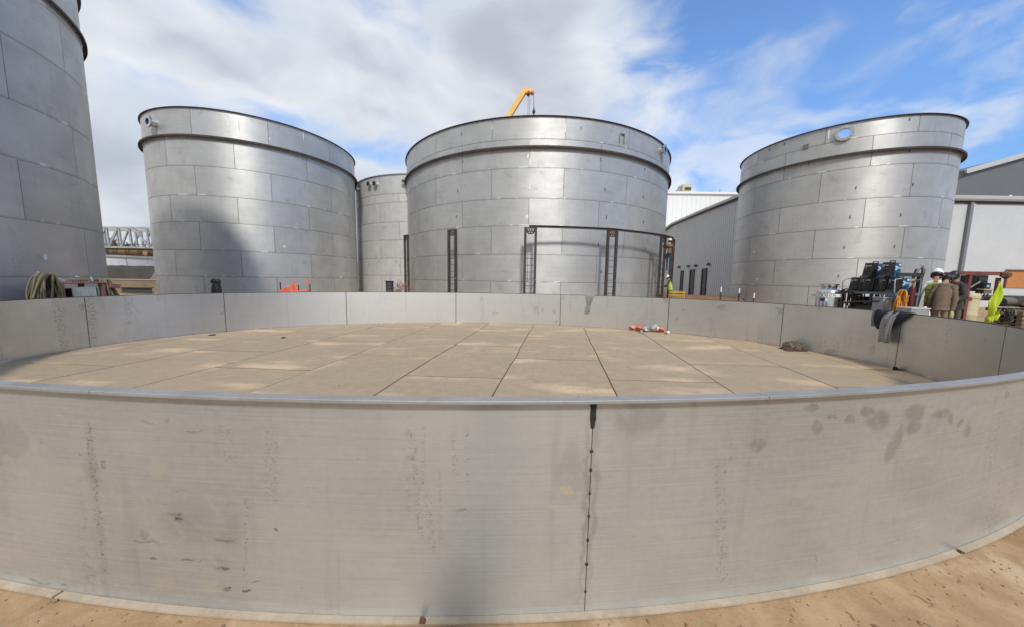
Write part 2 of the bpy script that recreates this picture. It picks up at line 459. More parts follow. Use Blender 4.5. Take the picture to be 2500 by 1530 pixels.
# ------------------------------------------------------------------ mesh helpers
class MB:
    """collects shapes, links them as one mesh object"""
    def __init__(s):
        s.v, s.f, s.uv, s.mi = [], [], {}, []

    def quad(s, pts, mi=0):
        i = len(s.v)
        s.v += [Vector(p) for p in pts]
        s.f.append(tuple(range(i, i + len(pts))))
        s.mi.append(mi)
        return s

    def raw(s, vs, fs, mi=0):
        i = len(s.v)
        s.v += [Vector(p) for p in vs]
        for f in fs:
            s.f.append(tuple(k + i for k in f))
            s.mi.append(mi)
        return s

    def box(s, c, size, rot=None, mi=0, taper=1.0):
        x, y, z = (k / 2 for k in size)
        vs = [Vector(p) for p in ((-x, -y, -z), (x, -y, -z), (x, y, -z), (-x, y, -z))]
        vs += [Vector((p.x * taper, p.y * taper, z)) for p in vs]
        if rot is not None:
            vs = [rot @ p for p in vs]
        c = Vector(c)
        return s.raw([p + c for p in vs], [(3, 2, 1, 0), (4, 5, 6, 7), (0, 1, 5, 4), (1, 2, 6, 5), (2, 3, 7, 6), (3, 0, 4, 7)], mi)

    def bar(s, a, b, w, h, up=(0, 0, 1), mi=0):
        a, b = Vector(a), Vector(b)
        d = (b - a)
        L = d.length
        d.normalize()
        up = Vector(up)
        if abs(d.dot(up)) > .98:
            up = Vector((0, 1, 0))
        sx = d.cross(up).normalized()
        uz = sx.cross(d).normalized()
        rot = Matrix((sx, d, uz)).transposed()
        return s.box((a + b) / 2, (w, L, h), rot, mi)

    def tube(s, pts, r, n=8, closed=False, mi=0, caps=True):
        pts = [Vector(p) for p in pts]
        m_ = len(pts)
        rs = r if isinstance(r, (list, tuple)) else [r] * m_
        i0 = len(s.v)
        prev = None
        for i, p in enumerate(pts):
            if closed:
                d = pts[(i + 1) % m_] - pts[i - 1]
            else:
                d = pts[min(i + 1, m_ - 1)] - pts[max(i - 1, 0)]
            d.normalize()
            if prev is None:
                a = d.cross(Vector((0, 0, 1)))
                if a.length < .1:
                    a = d.cross(Vector((1, 0, 0)))
            else:
                a = prev - d * prev.dot(d)
            a.normalize()
            prev = a
            b = d.cross(a)
            for k in range(n):
                w = 2 * PI * k / n
                s.v.append(p + (a * math.cos(w) + b * math.sin(w)) * rs[i])
        seg = m_ if closed else m_ - 1
        for i in range(seg):
            for k in range(n):
                A = i0 + i * n + k
                B = i0 + i * n + (k + 1) % n
                j = (i + 1) % m_
                s.f.append((A, B, i0 + j * n + (k + 1) % n, i0 + j * n + k))
                s.mi.append(mi)
        if not closed and caps:
            s.f.append(tuple(i0 + k for k in reversed(range(n))))
            s.f.append(tuple(i0 + (m_ - 1) * n + k for k in range(n)))
            s.mi += [mi, mi]
        return s

    def lathe(s, prof, n=24, c=(0, 0, 0), mi=0, rot=None, a0=0, a1=2 * PI):
        i0 = len(s.v)
        c = Vector(c)
        full = abs(a1 - a0 - 2 * PI) < 1e-6
        cnt = n if full else n + 1
        for (r, z) in prof:
            for k in range(cnt):
                w = a0 + (a1 - a0) * k / n
                p = Vector((r * math.cos(w), r * math.sin(w), z))
                if rot is not None:
                    p = rot @ p
                s.v.append(p + c)
        for i in range(len(prof) - 1):
            for k in range(n):
                k2 = (k + 1) % cnt
                s.f.append((i0 + i * cnt + k, i0 + i * cnt + k2, i0 + (i + 1) * cnt + k2, i0 + (i + 1) * cnt + k))
                s.mi.append(mi)
        return s

    def ball(s, c, r, n=10, m_=6, rot=None, mi=0):
        rx, ry, rz = r if isinstance(r, (list, tuple)) else (r, r, r)
        i0 = len(s.v)
        c = Vector(c)
        for i in range(m_ + 1):
            ph = PI * i / m_
            for k in range(n):
                w = 2 * PI * k / n
                p = Vector((rx * math.sin(ph) * math.cos(w), ry * math.sin(ph) * math.sin(w), rz * math.cos(ph)))
                if rot is not None:
                    p = rot @ p
                s.v.append(p + c)
        for i in range(m_):
            for k in range(n):
                s.f.append((i0 + i * n + k, i0 + (i + 1) * n + k, i0 + (i + 1) * n + (k + 1) % n, i0 + i * n + (k + 1) % n))
                s.mi.append(mi)
        return s

    def prism(s, poly, axis_vec, mi=0):
        """extrude a planar polygon (3-D points) along axis_vec"""
        poly = [Vector(p) for p in poly]
        a = Vector(axis_vec)
        n = len(poly)
        fs = [tuple(range(n)), tuple(reversed(range(n, 2 * n)))]
        fs += [(i, i + n, (i + 1) % n + n, (i + 1) % n) for i in range(n)]
        return s.raw(poly + [p + a for p in poly], fs, mi)

    def mesh(s, name, mats, smooth_=False, angle=None):
        me = bpy.data.meshes.new(name)
        me.from_pydata([tuple(p) for p in s.v], [], s.f)
        for mt in (mats if isinstance(mats, (list, tuple)) else [mats]):
            me.materials.append(mt)
        for p, k in zip(me.polygons, s.mi):
            p.material_index = k
        bm = bmesh.new()
        bm.from_mesh(me)
        bmesh.ops.recalc_face_normals(bm, faces=bm.faces)
        if smooth_:
            for f in bm.faces:
                f.smooth = True
            for e in bm.edges:
                if len(e.link_faces) == 2 and e.calc_face_angle(0) > R(angle or 40):
                    e.smooth = False
        bm.to_mesh(me)
        bm.free()
        return me

    def build(s, name, mats, parent=None, smooth_=False, bevel=0, angle=None):
        return put(s.mesh(name, mats, smooth_, angle), name, parent, bevel)


def put(me, name, parent=None, bevel=0):
    o = bpy.data.objects.new(name, me)
    COL.objects.link(o)
    if parent is not None:
        o.parent = parent
    if bevel:
        b = o.modifiers.new('edge', 'BEVEL')
        b.width = bevel
        b.segments = 2
        b.limit_method = 'ANGLE'
    return o


def tag(o, label=None, cat=None, group=None, kind=None):
    if label:
        o['label'] = label
    if cat:
        o['category'] = cat
    if group:
        o['group'] = group
    if kind:
        o['kind'] = kind
    return o


def thing(name, label, cat, loc=(0, 0, 0), rz=0.0, group=None):
    o = bpy.data.objects.new(name, None)
    o.empty_display_size = .2
    COL.objects.link(o)
    o.location = loc
    o.rotation_euler = (0, 0, rz)
    return tag(o, label, cat, group)


def copy_tree(o, parent=None):
    c = o.copy()
    COL.objects.link(c)
    if parent is not None:
        c.parent = parent
    for ch in [x for x in bpy.data.objects if x.parent == o]:
        copy_tree(ch, c)
    return c


def text_part(name, body, size, mt, parent, M4, depth=.002, space=1.0):
    cu = bpy.data.curves.new(name, 'FONT')
    cu.body = body
    cu.size = size
    cu.extrude = depth
    cu.align_x = 'CENTER'
    cu.align_y = 'CENTER'
    cu.space_character = space
    cu.resolution_u = 2
    tmp = bpy.data.objects.new('tmp', cu)
    COL.objects.link(tmp)
    dg = bpy.context.evaluated_depsgraph_get()
    me = bpy.data.meshes.new_from_object(tmp.evaluated_get(dg))
    bpy.data.objects.remove(tmp)
    me.materials.clear()
    me.materials.append(mt)
    o = put(me, name, parent)
    o.matrix_local = M4
    return o


def bolt_circle(mb, c, rad, n, r, h, rot):
    for k in range(n):
        w = 2 * PI * k / n
        p = Vector(c) + rot @ Vector((rad * math.cos(w), rad * math.sin(w), 0))
        mb.lathe([(0, h), (r, h), (r, -.001)], 6, p, rot=rot)


# ------------------------------------------------------------------ ground
def make_ground():
    bm = bmesh.new()
    xs = [-1500, -600, -250, -120, -70] + [-45 + i * 1.5 for i in range(61)] + [70, 120, 250, 600, 1500]
    ys = [-1500, -600, -200, -80, -40, -20] + [-10 + i * .75 for i in range(61)] + [40, 48, 60, 80, 120, 250, 600, 1500]
    vs = [[bm.verts.new((x, y, gz(x, y))) for x in xs] for y in ys]
    for j in range(len(ys) - 1):
        for i in range(len(xs) - 1):
            bm.faces.new((vs[j][i], vs[j][i + 1], vs[j + 1][i + 1], vs[j + 1][i]))
    me = bpy.data.meshes.new('ground')
    bm.to_mesh(me)
    bm.free()
    me.materials.append(M['ground'])
    return tag(put(me, 'ground'), kind='structure')


make_ground()
# loose dirt, clods and twigs lying along the foot of the wall
mb = MB()
rd = random.Random(3)
for _ in range(800):
    a = R(rd.uniform(140, 215))
    off = .045 + abs(rd.gauss(0, .20)) if rd.random() < .7 else rd.uniform(.05, 1.4)
    x, y = ring_pt(a, off)
    s_ = rd.uniform(.0015, .006) * (2.6 if rd.random() < .05 else 1)
    rot = Matrix.Rotation(rd.uniform(0, 6), 3, 'Z') @ Matrix.Rotation(rd.uniform(0, 1), 3, 'X')
    mb.ball((x, y, s_ * .4), (s_ * rd.uniform(.7, 1.8), s_, s_ * .7), 5, 3, rot)
for _ in range(12):
    a = R(rd.uniform(155, 172))
    x, y = ring_pt(a, .13 + abs(rd.gauss(0, .12)))
    w = rd.uniform(0, PI)
    L = rd.uniform(.015, .05)
    mb.tube([(x, y, .003), (x + L * math.cos(w), y + L * math.sin(w), .006), (x + 1.6 * L * math.cos(w + .4), y + 1.6 * L * math.sin(w + .4), .003)], .0018, 4)
tag(mb.build('dirt_clods', paint('dry_dirt_clods', (.29, .185, .10), .95, 0, .4, 9)), kind='stuff')

# ------------------------------------------------------------------ curved steel plates
def arc_plate(name, fn, a0, a1, z0, z1, thick, seg, length, mt, parent=None, hole=None):
    """plate bent along fn(angle, offset) -> (x, y); UV in metres"""
    vs, uvs, fs = [], [], []
    if hole is None:
        for k in range(seg + 1):
            a = a0 + (a1 - a0) * k / seg
            for (off, z) in ((0, z0), (0, z1), (-thick, z1), (-thick, z0)):
                x, y = fn(a, off)
                vs.append((x, y, z))
                uvs.append((length * k / seg, z - z0))
        for k in range(seg):
            b = k * 4
            for j in range(4):
                fs.append((b + j, b + 4 + j, b + 4 + (j + 1) % 4, b + (j + 1) % 4))
        fs += [(0, 1, 2, 3), tuple(seg * 4 + j for j in (3, 2, 1, 0))]
    else:
        ha, hz, hr = hole                    # angle, height, radius in metres
        sc = (a1 - a0) / length
        pts, edges = [], []
        nb = 28
        for k in range(nb):
            w = 2 * PI * k / nb
            pts.append(Vector(((ha - a0) / sc + hr * math.cos(w), hz + hr * math.sin(w))))
            edges.append((k, (k + 1) % nb))
        o0 = len(pts)
        outer = [(length * k / seg, z0) for k in range(seg + 1)] + [(length * k / seg, z1) for k in range(seg, -1, -1)]
        for q in outer:
            pts.append(Vector(q))
        n = len(outer)
        edges += [(o0 + k, o0 + (k + 1) % n) for k in range(n)]
        for k in range(1, seg):
            for j in range(1, 5):
                q = Vector((length * k / seg, z0 + (z1 - z0) * j / 5))
                if (q - Vector(((ha - a0) / sc, hz))).length > hr * 1.25:
                    pts.append(q)
        P2, _, F2, *_r = geometry.delaunay_2d_cdt(pts, edges, [], 0, 1e-5)
        cc = Vector(((ha - a0) / sc, hz))
        F2 = [f for f in F2 if ((P2[f[0]] + P2[f[1]] + P2[f[2]]) / 3 - cc).length > hr * .985]
        nv = len(P2)
        for off in (0, -thick):
            for p in P2:
                x, y = fn(a0 + p.x * sc, off)
                vs.append((x, y, p.y))
                uvs.append((p.x, p.y - z0))
        fs += [tuple(f) for f in F2] + [tuple(i + nv for i in reversed(f)) for f in F2]
        for lp, cnt in ((list(range(nb)), nb), (list(range(o0, o0 + n)), n)):
            for k in range(cnt):
                a_, b_ = lp[k], lp[(k + 1) % cnt]
                fs.append((a_, b_, b_ + nv, a_ + nv))
    me = bpy.data.meshes.new(name)
    me.from_pydata(vs, [], fs)
    me.materials.append(mt)
    ul = me.uv_layers.new(name='UVMap')
    for lp in me.loops:
        ul.data[lp.index].uv = uvs[lp.vertex_index]
    bm = bmesh.new()
    bm.from_mesh(me)
    bmesh.ops.recalc_face_normals(bm, faces=bm.faces)
    for f in bm.faces:
        f.smooth = True
    for e in bm.edges:
        if len(e.link_faces) == 2 and e.calc_face_angle(0) > R(35):
            e.smooth = False
    bm.to_mesh(me)
    bm.free()
    if parent is None:
        return me
    return put(me, name, parent)


def pol(r):
    """plan of a round tank in its own axes; angle 0 faces -Y, positive towards +X"""
    return lambda a, off=0.0: ((r + off) * math.sin(a), -(r + off) * math.cos(a))


COURSES = [.22, 1.5, 2.78, 4.1, 5.34, 6.69, 7.95]


def nozzle(parent, fn, a, z, r, L, name='nozzle'):
    """flanged pipe stub standing out of the shell"""
    x, y = fn(a, 0)
    n = Vector((math.sin(a), -math.cos(a), 0))
    rot = n.to_track_quat('Z', 'Y').to_matrix()
    c = Vector((x, y, z))
    mb = MB()
    mb.lathe([(r, -.03), (r, L), (r * .82, L), (r * .82, -.03)], 18, c, rot=rot)
    nz = mb.build(name, M['stainless'], parent, True)
    fl = MB()
    fl.lathe([(r * .82, L - .02), (r * 1.55, L - .02), (r * 1.55, L + .03), (r * .82, L + .03), (r * .82, L - .02)], 24, c, rot=rot)
    f = fl.build('flange', M['stainless'], nz, True)
    return nz


def round_tank(name, label, loc, r, step, ev, od, top, girder, z_courses=COURSES, group=None, shell=True, skip=None, hole=None, rim_mat=None, last_course=None, plate=None, gproj=.15, gapw=.012):
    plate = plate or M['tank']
    t = thing(name, label, 'tank', (loc[0], loc[1], 0), 0, group)
    fn = pol(r)
    gap = gapw / r
    zs = list(z_courses) + [top]
    cache = {}
    n = int(360 // step)
    for ci in range(len(zs) - 1):
        z0, z1 = zs[ci] + gapw * .75, zs[ci + 1] - gapw * .75
        start = ev if ci % 2 == 0 else od
        start -= step * (n // 2)
        for k in range(n):
            a0 = R(start + k * step)
            wdt = step if k < n - 1 else 360 - step * (n - 1)
            ln = R(wdt) * r
            if hole and ci == hole[0] and a0 < hole[1] < a0 + R(wdt):
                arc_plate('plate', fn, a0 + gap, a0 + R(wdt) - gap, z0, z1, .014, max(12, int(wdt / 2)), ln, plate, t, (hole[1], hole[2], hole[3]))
                continue
            key = (round(wdt, 3), round(z1 - z0, 3))
            if key not in cache:
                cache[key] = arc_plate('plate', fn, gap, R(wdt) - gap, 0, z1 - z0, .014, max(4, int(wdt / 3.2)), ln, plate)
            o = put(cache[key], 'plate', t)
            o.location.z = z0
            o.rotation_euler.z = a0
    # the welds: a skin that shows only in the joints between the plates
    mbw = MB()
    ns = 96
    holed = hole
    zlo, zhi = zs[0], top - .01
    bands = [(zlo, zhi)]
    if holed:
        bands = [(zlo, holed[2] - holed[3] - .05), (holed[2] + holed[3] + .05, zhi)]
    for (za, zb) in bands:
        mbw.lathe([(r - .006, za), (r - .006, zb)], ns)
    if holed:
        aa = holed[1]
        w = (holed[3] + .06) / r
        mbw.lathe([(r - .006, bands[0][1]), (r - .006, bands[1][0])], ns, a0=aa - PI / 2 + w, a1=aa - PI / 2 + 2 * PI - w - .0001)
    mbw.build('weld_seam', M['weld'], t, True)
    rm = rim_mat or M['rust_angle']
    mb = MB()
    mb.lathe([(r - .02, top), (r + .075, top), (r + .075, top + .012), (r + .012, top + .012), (r - .0, top + .06), (r - .02, top + .06), (r - .02, top)], 128)
    mb.build('top_rim', rm, t, True)
    if girder:
        mb = MB()
        mb.lathe([(r + .004, girder - .012), (r + gproj, girder - .012), (r + gproj, girder - .075), (r + gproj + .012, girder - .075), (r + gproj + .012, girder + .0), (r + .004, girder + .0), (r + .004, girder - .012)], 128)
        mb.build('stiffener_ring', rm, t, True)
    return t


def patches(t, fn, lst, mt, name='paint_patch', jag=.25):
    """small marks brushed on the shell: thin irregular skins lying on the plate"""
    rr = random.Random(len(lst) * 7 + 1)
    for (a, z, w, h) in lst:
        mb = MB()
        n = 12
        pts = []
        for k in range(n):
            q = 2 * PI * k / n
            s_ = 1 + rr.uniform(-jag, jag)
            x, y = fn(R(a) + s_ * w / 2 * math.cos(q) / TANK_R, .004)
            pts.append((x, y, z + s_ * h / 2 * math.sin(q)))
        mb.quad(pts)
        mb.build(name, mt, t)


TANK_R = 8.72
# centre tank
t3 = round_tank('storage_tank', 'wide stainless tank in the centre with brown ladder frames standing along its front', (1.462, 24.256), 8.72, 22.15, 5.4, -5.0, 8.92, 7.62, group='welded stainless tanks')
f3 = pol(8.72)
patches(t3, f3, [(-5.6, 7.2, .10, .22), (-4.9, 5.85, .10, .24), (-5.5, 4.52, .14, .20), (-6.4, 3.22, .07, .2), (-53, 1.9, .10, .12), (-5.0, 4.13, .9, .05), (.5, 4.13, .5, .035), (-3.5, 6.71, 1.3, .03), (-1, 7.97, 1.6, .03), (-5, 7.75, .04, .32), (-5, 6.95, .04, .4),
                 (5.4, 8.45, .05, .45), (-16.8, 8.6, .03, .3), (1.5, 2.80, 1.5, .03), (0.5, 1.52, 1.6, .05), (1, 5.36, .9, .03)], M['white'])
lugs = []
for ci, a in ((6, -27.5), (6, 10.2), (5, 17), (5, -27), (4, -29), (4, 19), (4, 36), (5, 36), (3, 20), (3, 37), (2, 17.5), (2, 39), (1, 19), (3, -29.5), (2, -29.5)):
    z = COURSES[ci] + .55
    x, y = f3(R(a), .012)
    mb = MB()
    mb.box((x, y, z), (.035, .035, .13), Matrix.Rotation(R(a), 3, 'Z'))
    mb.build('lifting_lug', M['weld'], t3)
nozzle(t3, f3, R(46.5), 8.55, .16, .22)
# bracket frame welded near the upper right
mb = MB()
for dx in (-.13, .13):
    x, y = f3(R(24.6 + dx / 8.72 * 57.3), .03)
    mb.box((x, y, 8.34), (.03, .05, .42))
x, y = f3(R(24.6), .03)
mb.box((x, y, 8.53), (.3, .05, .04), Matrix.Rotation(R(24.6), 3, 'Z'))
mb.build('pipe_bracket', M['weld'], t3)

TANK_R = 5.03
t2 = round_tank('storage_tank', 'stainless tank left of the centre one with a round shadow climbing its lower left side', (-15.452, 21.035), 5.03, 34.6, 4.3, -11.5, 9.27, 8.05, [.22, 1.5, 2.78, 4.1, 5.34, 6.69, 7.9], group='welded stainless tanks')
f2 = pol(5.03)
nozzle(t2, f2, R(-17.4), 8.62, .17, .26)
patches(t2, f2, [(43.5, 3.12, .09, .12), (21.2, 8.75, .05, .8), (26, 8.75, .05, .55), (39.5, 8.4, .05, .12), (56.6, 9.0, .04, .5)], M['white'])

TANK_R = 4.12
t4 = round_tank('storage_tank', 'stainless tank on the right with an open round flanged port near its top rim', (17.15, 18.327), 4.12, 41.3, -7.0, -27.0, 8.62, 7.32, [.22, 1.5, 2.78, 4.1, 5.34, 6.69, 7.94], group='welded stainless tanks',
                hole=(6, R(-40.0), 8.22, .205))
f4 = pol(4.12)
# flanged port: thick bolted ring round the hole
a = R(-40)
nrm = Vector((math.sin(a), -math.cos(a), 0))
rot = nrm.to_track_quat('Z', 'Y').to_matrix()
x, y = f4(a, 0)
mb = MB()
mb.lathe([(.20, -.02), (.20, .09), (.315, .09), (.315, .05), (.22, .05), (.22, -.02), (.20, -.02)], 36, (x, y, 8.22), rot=rot)
port = mb.build('port_flange', M['dull'], t4, True)
mb = MB()
bolt_circle(mb, Vector((x, y, 8.22)) + nrm * .09, .26, 12, .018, .018, rot)
mb.build('bolt', M['stainless'], port)
patches(t4, f4, [(-80, 1.85, .10, .13), (-47, 8.6 - .25, .05, .5), (-85, 3.3, .1, .1)], M['white'])
for ci, a in ((6, -70), (5, -80), (5, -55), (4, -32), (4, -6), (3, -33), (3, -10), (2, -34), (2, -11), (1, -35), (6, -12), (5, -10), (6, -80)):
    z = COURSES[ci] + .5
    x, y = f4(R(a), .012)
    MB().box((x, y, z), (.03, .03, .11), Matrix.Rotation(R(a), 3, 'Z')).build('lifting_lug', M['weld'], t4)
x, y = f4(R(-57.5), .02)
MB().box((x, y, 8.02), (.2, .05, .2), Matrix.Rotation(R(-57.5), 3, 'Z')).build('shell_bracket', M['weld'], t4)

TANK_R = 4.65
t1 = round_tank('storage_tank', 'shaded dark stainless tank at the left edge of the yard, nearest of the tall tanks', (-15.545, 6.63), 4.65, 37.0, 101, 119.5, 9.4, 8.16, gproj=.085, gapw=.006, group='welded stainless tanks')
f1 = pol(4.65)
patches(t1, f1, [(104.5, 1.98, .10, .16)], M['white'])

TANK_R = 6.0
tb = round_tank('storage_tank', 'pale stainless tank standing far back between the left and the centre tank', (-6.41, 27.77), 6.0, 29.0, -24, -10, 8.2, None, [.22, 1.72, 2.85, 4.05, 5.2, 6.45, 7.0], rim_mat=M['dull'], plate=M['tank_pale'], group='welded stainless tanks')
fb = pol(6.0)
for a, z in ((-48, 7.72), (-32, 7.75), (-26.5, 7.7), (-6, 7.7)):
    nozzle(tb, fb, R(a), z, .11, .2)
# unseen tall silo, added outside the frame to shade the left tank
silo = thing('shade_silo', 'unseen tall steel silo added behind the photographer to shade the left tank', 'silo', (-12.9, -7.2, 0))
MB().lathe([(4.65, 0), (4.65, 15.5), (.4, 17.2), (0, 17.2)], 64).build('silo_shell', M['tank'], silo, True)
MB().lathe([(4.66, 12.9), (4.8, 12.9), (4.8, 13.0), (4.66, 13.0)], 64).build('stiffener_ring', M['rust_angle'], silo, True)

# ------------------------------------------------------------------ the low open ring in front
ring = thing('open_tank_ring', 'low open stainless tank ring filling the foreground with a dusty plate floor', 'tank ring')
SEAMS = [-120, -88.1, -62.1, -35.5, -9.1, 16.9, 43.0, 68.3, 91.9, 112, 136, 170.9]   # plate joints round the ring


def wall_near(px, py):
    """where the sight line through (px, py) meets the near wall"""
    d = (CR * ((px - 1250) / FPX) - CU * ((py - 765) / FPX) + _F)
    lo = 0.2
    for i in range(4000):
        lo += .002
        p = EYE + d * lo
        if ring_rho(p.x, p.y) <= 1.0:
            return p
    return p


def st(px, py, rx, ry, kind, amt, tilt=0.0):
    p = wall_near(px, py)
    q = wall_near(px + rx, py)
    k = wall_near(px, py + ry)
    return (p.x, p.z, max(.006, abs(q.x - p.x)), max(.005, abs(k.z - p.z)), kind, amt, tilt)


def z2(x, y):
    return (830 + x / 2.472, 920 + y / 2.472)


def z1(x, y):
    return (x / 2.472, 920 + y / 2.472)


def z3(x, y):
    return (1660 + x / 2.32, 880 + y / 2.32)


STA = []
for (x, y, rx, ry) in ((748, 258, 40, 32), (785, 380, 36, 42), (865, 320, 18, 15), (955, 328, 40, 32), (1062, 290, 36, 36), (1125, 335, 65, 72), (1335, 295, 66, 62), (1320, 375, 42, 50), (1490, 300, 62, 26), (1530, 322, 22, 30), (1585, 345, 22, 25), (1625, 395, 24, 46), (1850, 195, 16, 24), (445, 477, 46, 46)):
    px, py = z3(x, y)
    STA.append(st(px, py, rx / 2.32, ry / 2.32, 'wet', .55))
px, py = z3(1215, 470)
STA.append(st(px, py, 16, 48, 'wet', .45, -.45))
px, py = z2(1800, 250)
STA.append(st(px, py, 78, 52, 'wet', .38))
px, py = z2(1395, 580)
STA.append(st(px, py, 40, 84, 'wet', .30))
px, py = z2(1370, 690)
STA.append(st(px, py, 18, 15, 'pale', .55, .6))
px, py = z2(1290, 780)
STA.append(st(px, py, 14, 10, 'pale', .4, .6))
px, py = z2(740, 800)
STA.append(st(px, py, 23, 5, 'scuff', .8))
for (x, y, rx, ry, am) in ((1350, 1155, 40, 20, .8), (1370, 1280, 34, 14, .9), (1490, 1280, 26, 10, .8), (1100, 685, 30, 10, .7), (1085, 855, 30, 16, .8), (1070, 825, 60, 10, .5), (1530, 1222, 38, 6, .8), (920, 1085, 26, 8, .5), (640, 1240, 40, 10, .5), (630, 530, 20, 34, .6), (485, 470, 14, 10, .6), (1670, 920, 16, 10, .7), (240, 1230, 60, 10, .5), (380, 1258, 40, 12, .5), (900, 280, 60, 8, .4), (1180, 330, 60, 7, .45), (1350, 980, 80, 9, .5), (900, 990, 120, 10, .4), (1150, 1110, 60, 8, .5)):
    px, py = z1(x, y)
    STA.append(st(px, py, rx / 2.472, ry / 2.472, 'scuff', am))
rs = random.Random(17)
for (x, y, rx, ry) in ((1150, 900, 260, 190), (1400, 900, 90, 200), (560, 560, 60, 130)):
    px, py = z1(x, y)
    STA.append(st(px, py, rx / 2.472, ry / 2.472, 'soft', .28))
px, py = z1(860, 945)
STA.append(st(px, py, 12, 14, 'wet', .45))
for (x, y) in ((440, 570), (950, 550), (1260, 1270), (1000, 1250)):
    px, py = z1(x, y)
    STA.append(st(px, py, 26, 20, 'pale', .22))
for dx_, am in ((-.02, .5), (.018, .4)):
    STA.append((ring_pt(R(170.9))[0] + dx_, .55, .022, .62, 'soft', am, 0.0))
COLS = []
for f_, x0, y0, x1, y1, hw, am in ((z1, 530, 270, 610, 960, 30, .75), (z1, 610, 960, 645, 1190, 22, .7), (z1, 1490, 690, 1480, 1320, 16, .6), (z1, 1640, 250, 1630, 760, 50, .38), (z1, 1350, 280, 1400, 520, 45, .4),
                                   (z2, 425, 290, 470, 690, 24, .62), (z2, 500, 290, 500, 690, 16, .55), (z2, 460, 700, 490, 980, 20, .55), (z2, 530, 700, 560, 1060, 26, .6), (z2, 600, 560, 610, 1000, 12, .4), (z2, 680, 330, 700, 620, 22, .5), (z2, 765, 290, 770, 680, 20, .45),
                                   (z3, 230, 560, 240, 1260, 42, .5), (z3, 285, 440, 285, 520, 10, .45), (z3, 760, 1080, 770, 1180, 20, .5), (z3, 1210, 870, 1210, 940, 10, .5)):
    a = wall_near(*f_(x0, y0))
    b = wall_near(*f_(x1, y1))
    w = wall_near(f_(x0, y0)[0] + hw / 2.4, f_(x0, y0)[1])
    zlo, zhi = min(a.z, b.z), max(a.z, b.z)
    lowp = a if a.z < b.z else b
    hip = b if a.z < b.z else a
    slope = -(hip.x - lowp.x) / max(.01, zhi - zlo)
    COLS.append((lowp.x, zlo, zhi, abs(w.x - a.x), am, slope))
_p = wall_near(*z1(1180, 900))
_q = wall_near(*z1(1720, 900))
SCUFF_FIELD = (_p.x, _p.z, abs(_q.x - _p.x), .42)
M['near'] = steel('near_wall_plate_steel', base=(.53, .545, .535), rough=.38, marks=.42, var=.19, wave=.07, aniso=.55, metal=.62, stains=STA, columns=COLS)


def ring_len(a0, a1, n=40):
    L = 0
    p = ring_pt(a0)
    for k in range(1, n + 1):
        q = ring_pt(a0 + (a1 - a0) * k / n)
        L += math.hypot(q[0] - p[0], q[1] - p[1])
        p = q
    return L


rfn = lambda a, off=0.0: ring_pt(a, off)
ss = sorted(SEAMS)
for i, s0 in enumerate(ss):
    s1 = ss[i + 1] if i + 1 < len(ss) else ss[0] + 360
    near = s1 > 150 or s0 < -150
    g_ = R(.075) if not near else R(.014)
    arc_plate('plate', rfn, R(s0) + g_, R(s1) - g_, .006, RH - .004, .008, max(16, int((s1 - s0) / 1.2)), ring_len(R(s0), R(s1)), M['near'] if near else M['ring'], ring)


def ring_strip(mb, prof, a0, a1, n):
    """sweep a closed profile (offset, z) along the ring"""
    m_ = len(prof)
    vs = []
    for k in range(n + 1):
        a = a0 + (a1 - a0) * k / n
        for (off, z) in prof:
            x, y = ring_pt(a, off)
            vs.append((x, y, z))
    fs = []
    for k in range(n):
        for j in range(m_):
            fs.append((k * m_ + j, k * m_ + (j + 1) % m_, (k + 1) * m_ + (j + 1) % m_, (k + 1) * m_ + j))
    fs += [tuple(range(m_)), tuple(n * m_ + j for j in reversed(range(m_)))]
    return mb.raw(vs, fs)


# joints behind the plates
for s0 in SEAMS:
    mb = MB()
    ring_strip(mb, [(-.0065, .01), (-.003, .01), (-.003, RH - .006), (-.0065, RH - .006)], R(s0 - .25), R(s0 + .25), 2)
    mb.build('weld_seam', M['weld_dark'], ring)
# rolled angle along the top edge, in lengths
rims = [-173.4, -140, -112, -84, -58, -31, -5, 21, 47, 72, 96, 120, 146, 165.1]
for i, s0 in enumerate(rims):
    s1 = rims[i + 1] if i + 1 < len(rims) else rims[0] + 360
    mb = MB()
    ring_strip(mb, [(-.010, RH - .003), (-.010, RH + .006), (.024, RH + .0065), (.026, RH + .0085), (.050, RH + .0085), (.052, RH + .006), (.052, RH - .006), (.044, RH - .006), (.042, RH - .003)], R(s0 + .012), R(s1 - .012), max(8, int((s1 - s0) / 1.5)))
    mb.build('rim_angle', M['flange'] if (s1 > 140 or s0 < -135) else M['rust_angle'], ring, True, 0, 30)
# projecting bottom plate under the wall, in lengths
bases = [-170.7, -150, -120, -90, -60, -30, 0, 30, 60, 90, 120, 153.5]
for i, s0 in enumerate(bases):
    s1 = bases[i + 1] if i + 1 < len(bases) else bases[0] + 360
    mb = MB()
    ring_strip(mb, [(-.05, .0045), (.052, .0045), (.052, .0125), (-.05, .0125)] if False else [(.0015, .0035), (.036, .0035), (.036, .0125), (.0015, .0125)], R(s0 + .06), R(s1 - .06), max(8, int((s1 - s0) / 1.5)))
    mb.build('annular_plate', M['ring'] if not (s1 > 150 or s0 < -149) else M['annular'], ring)
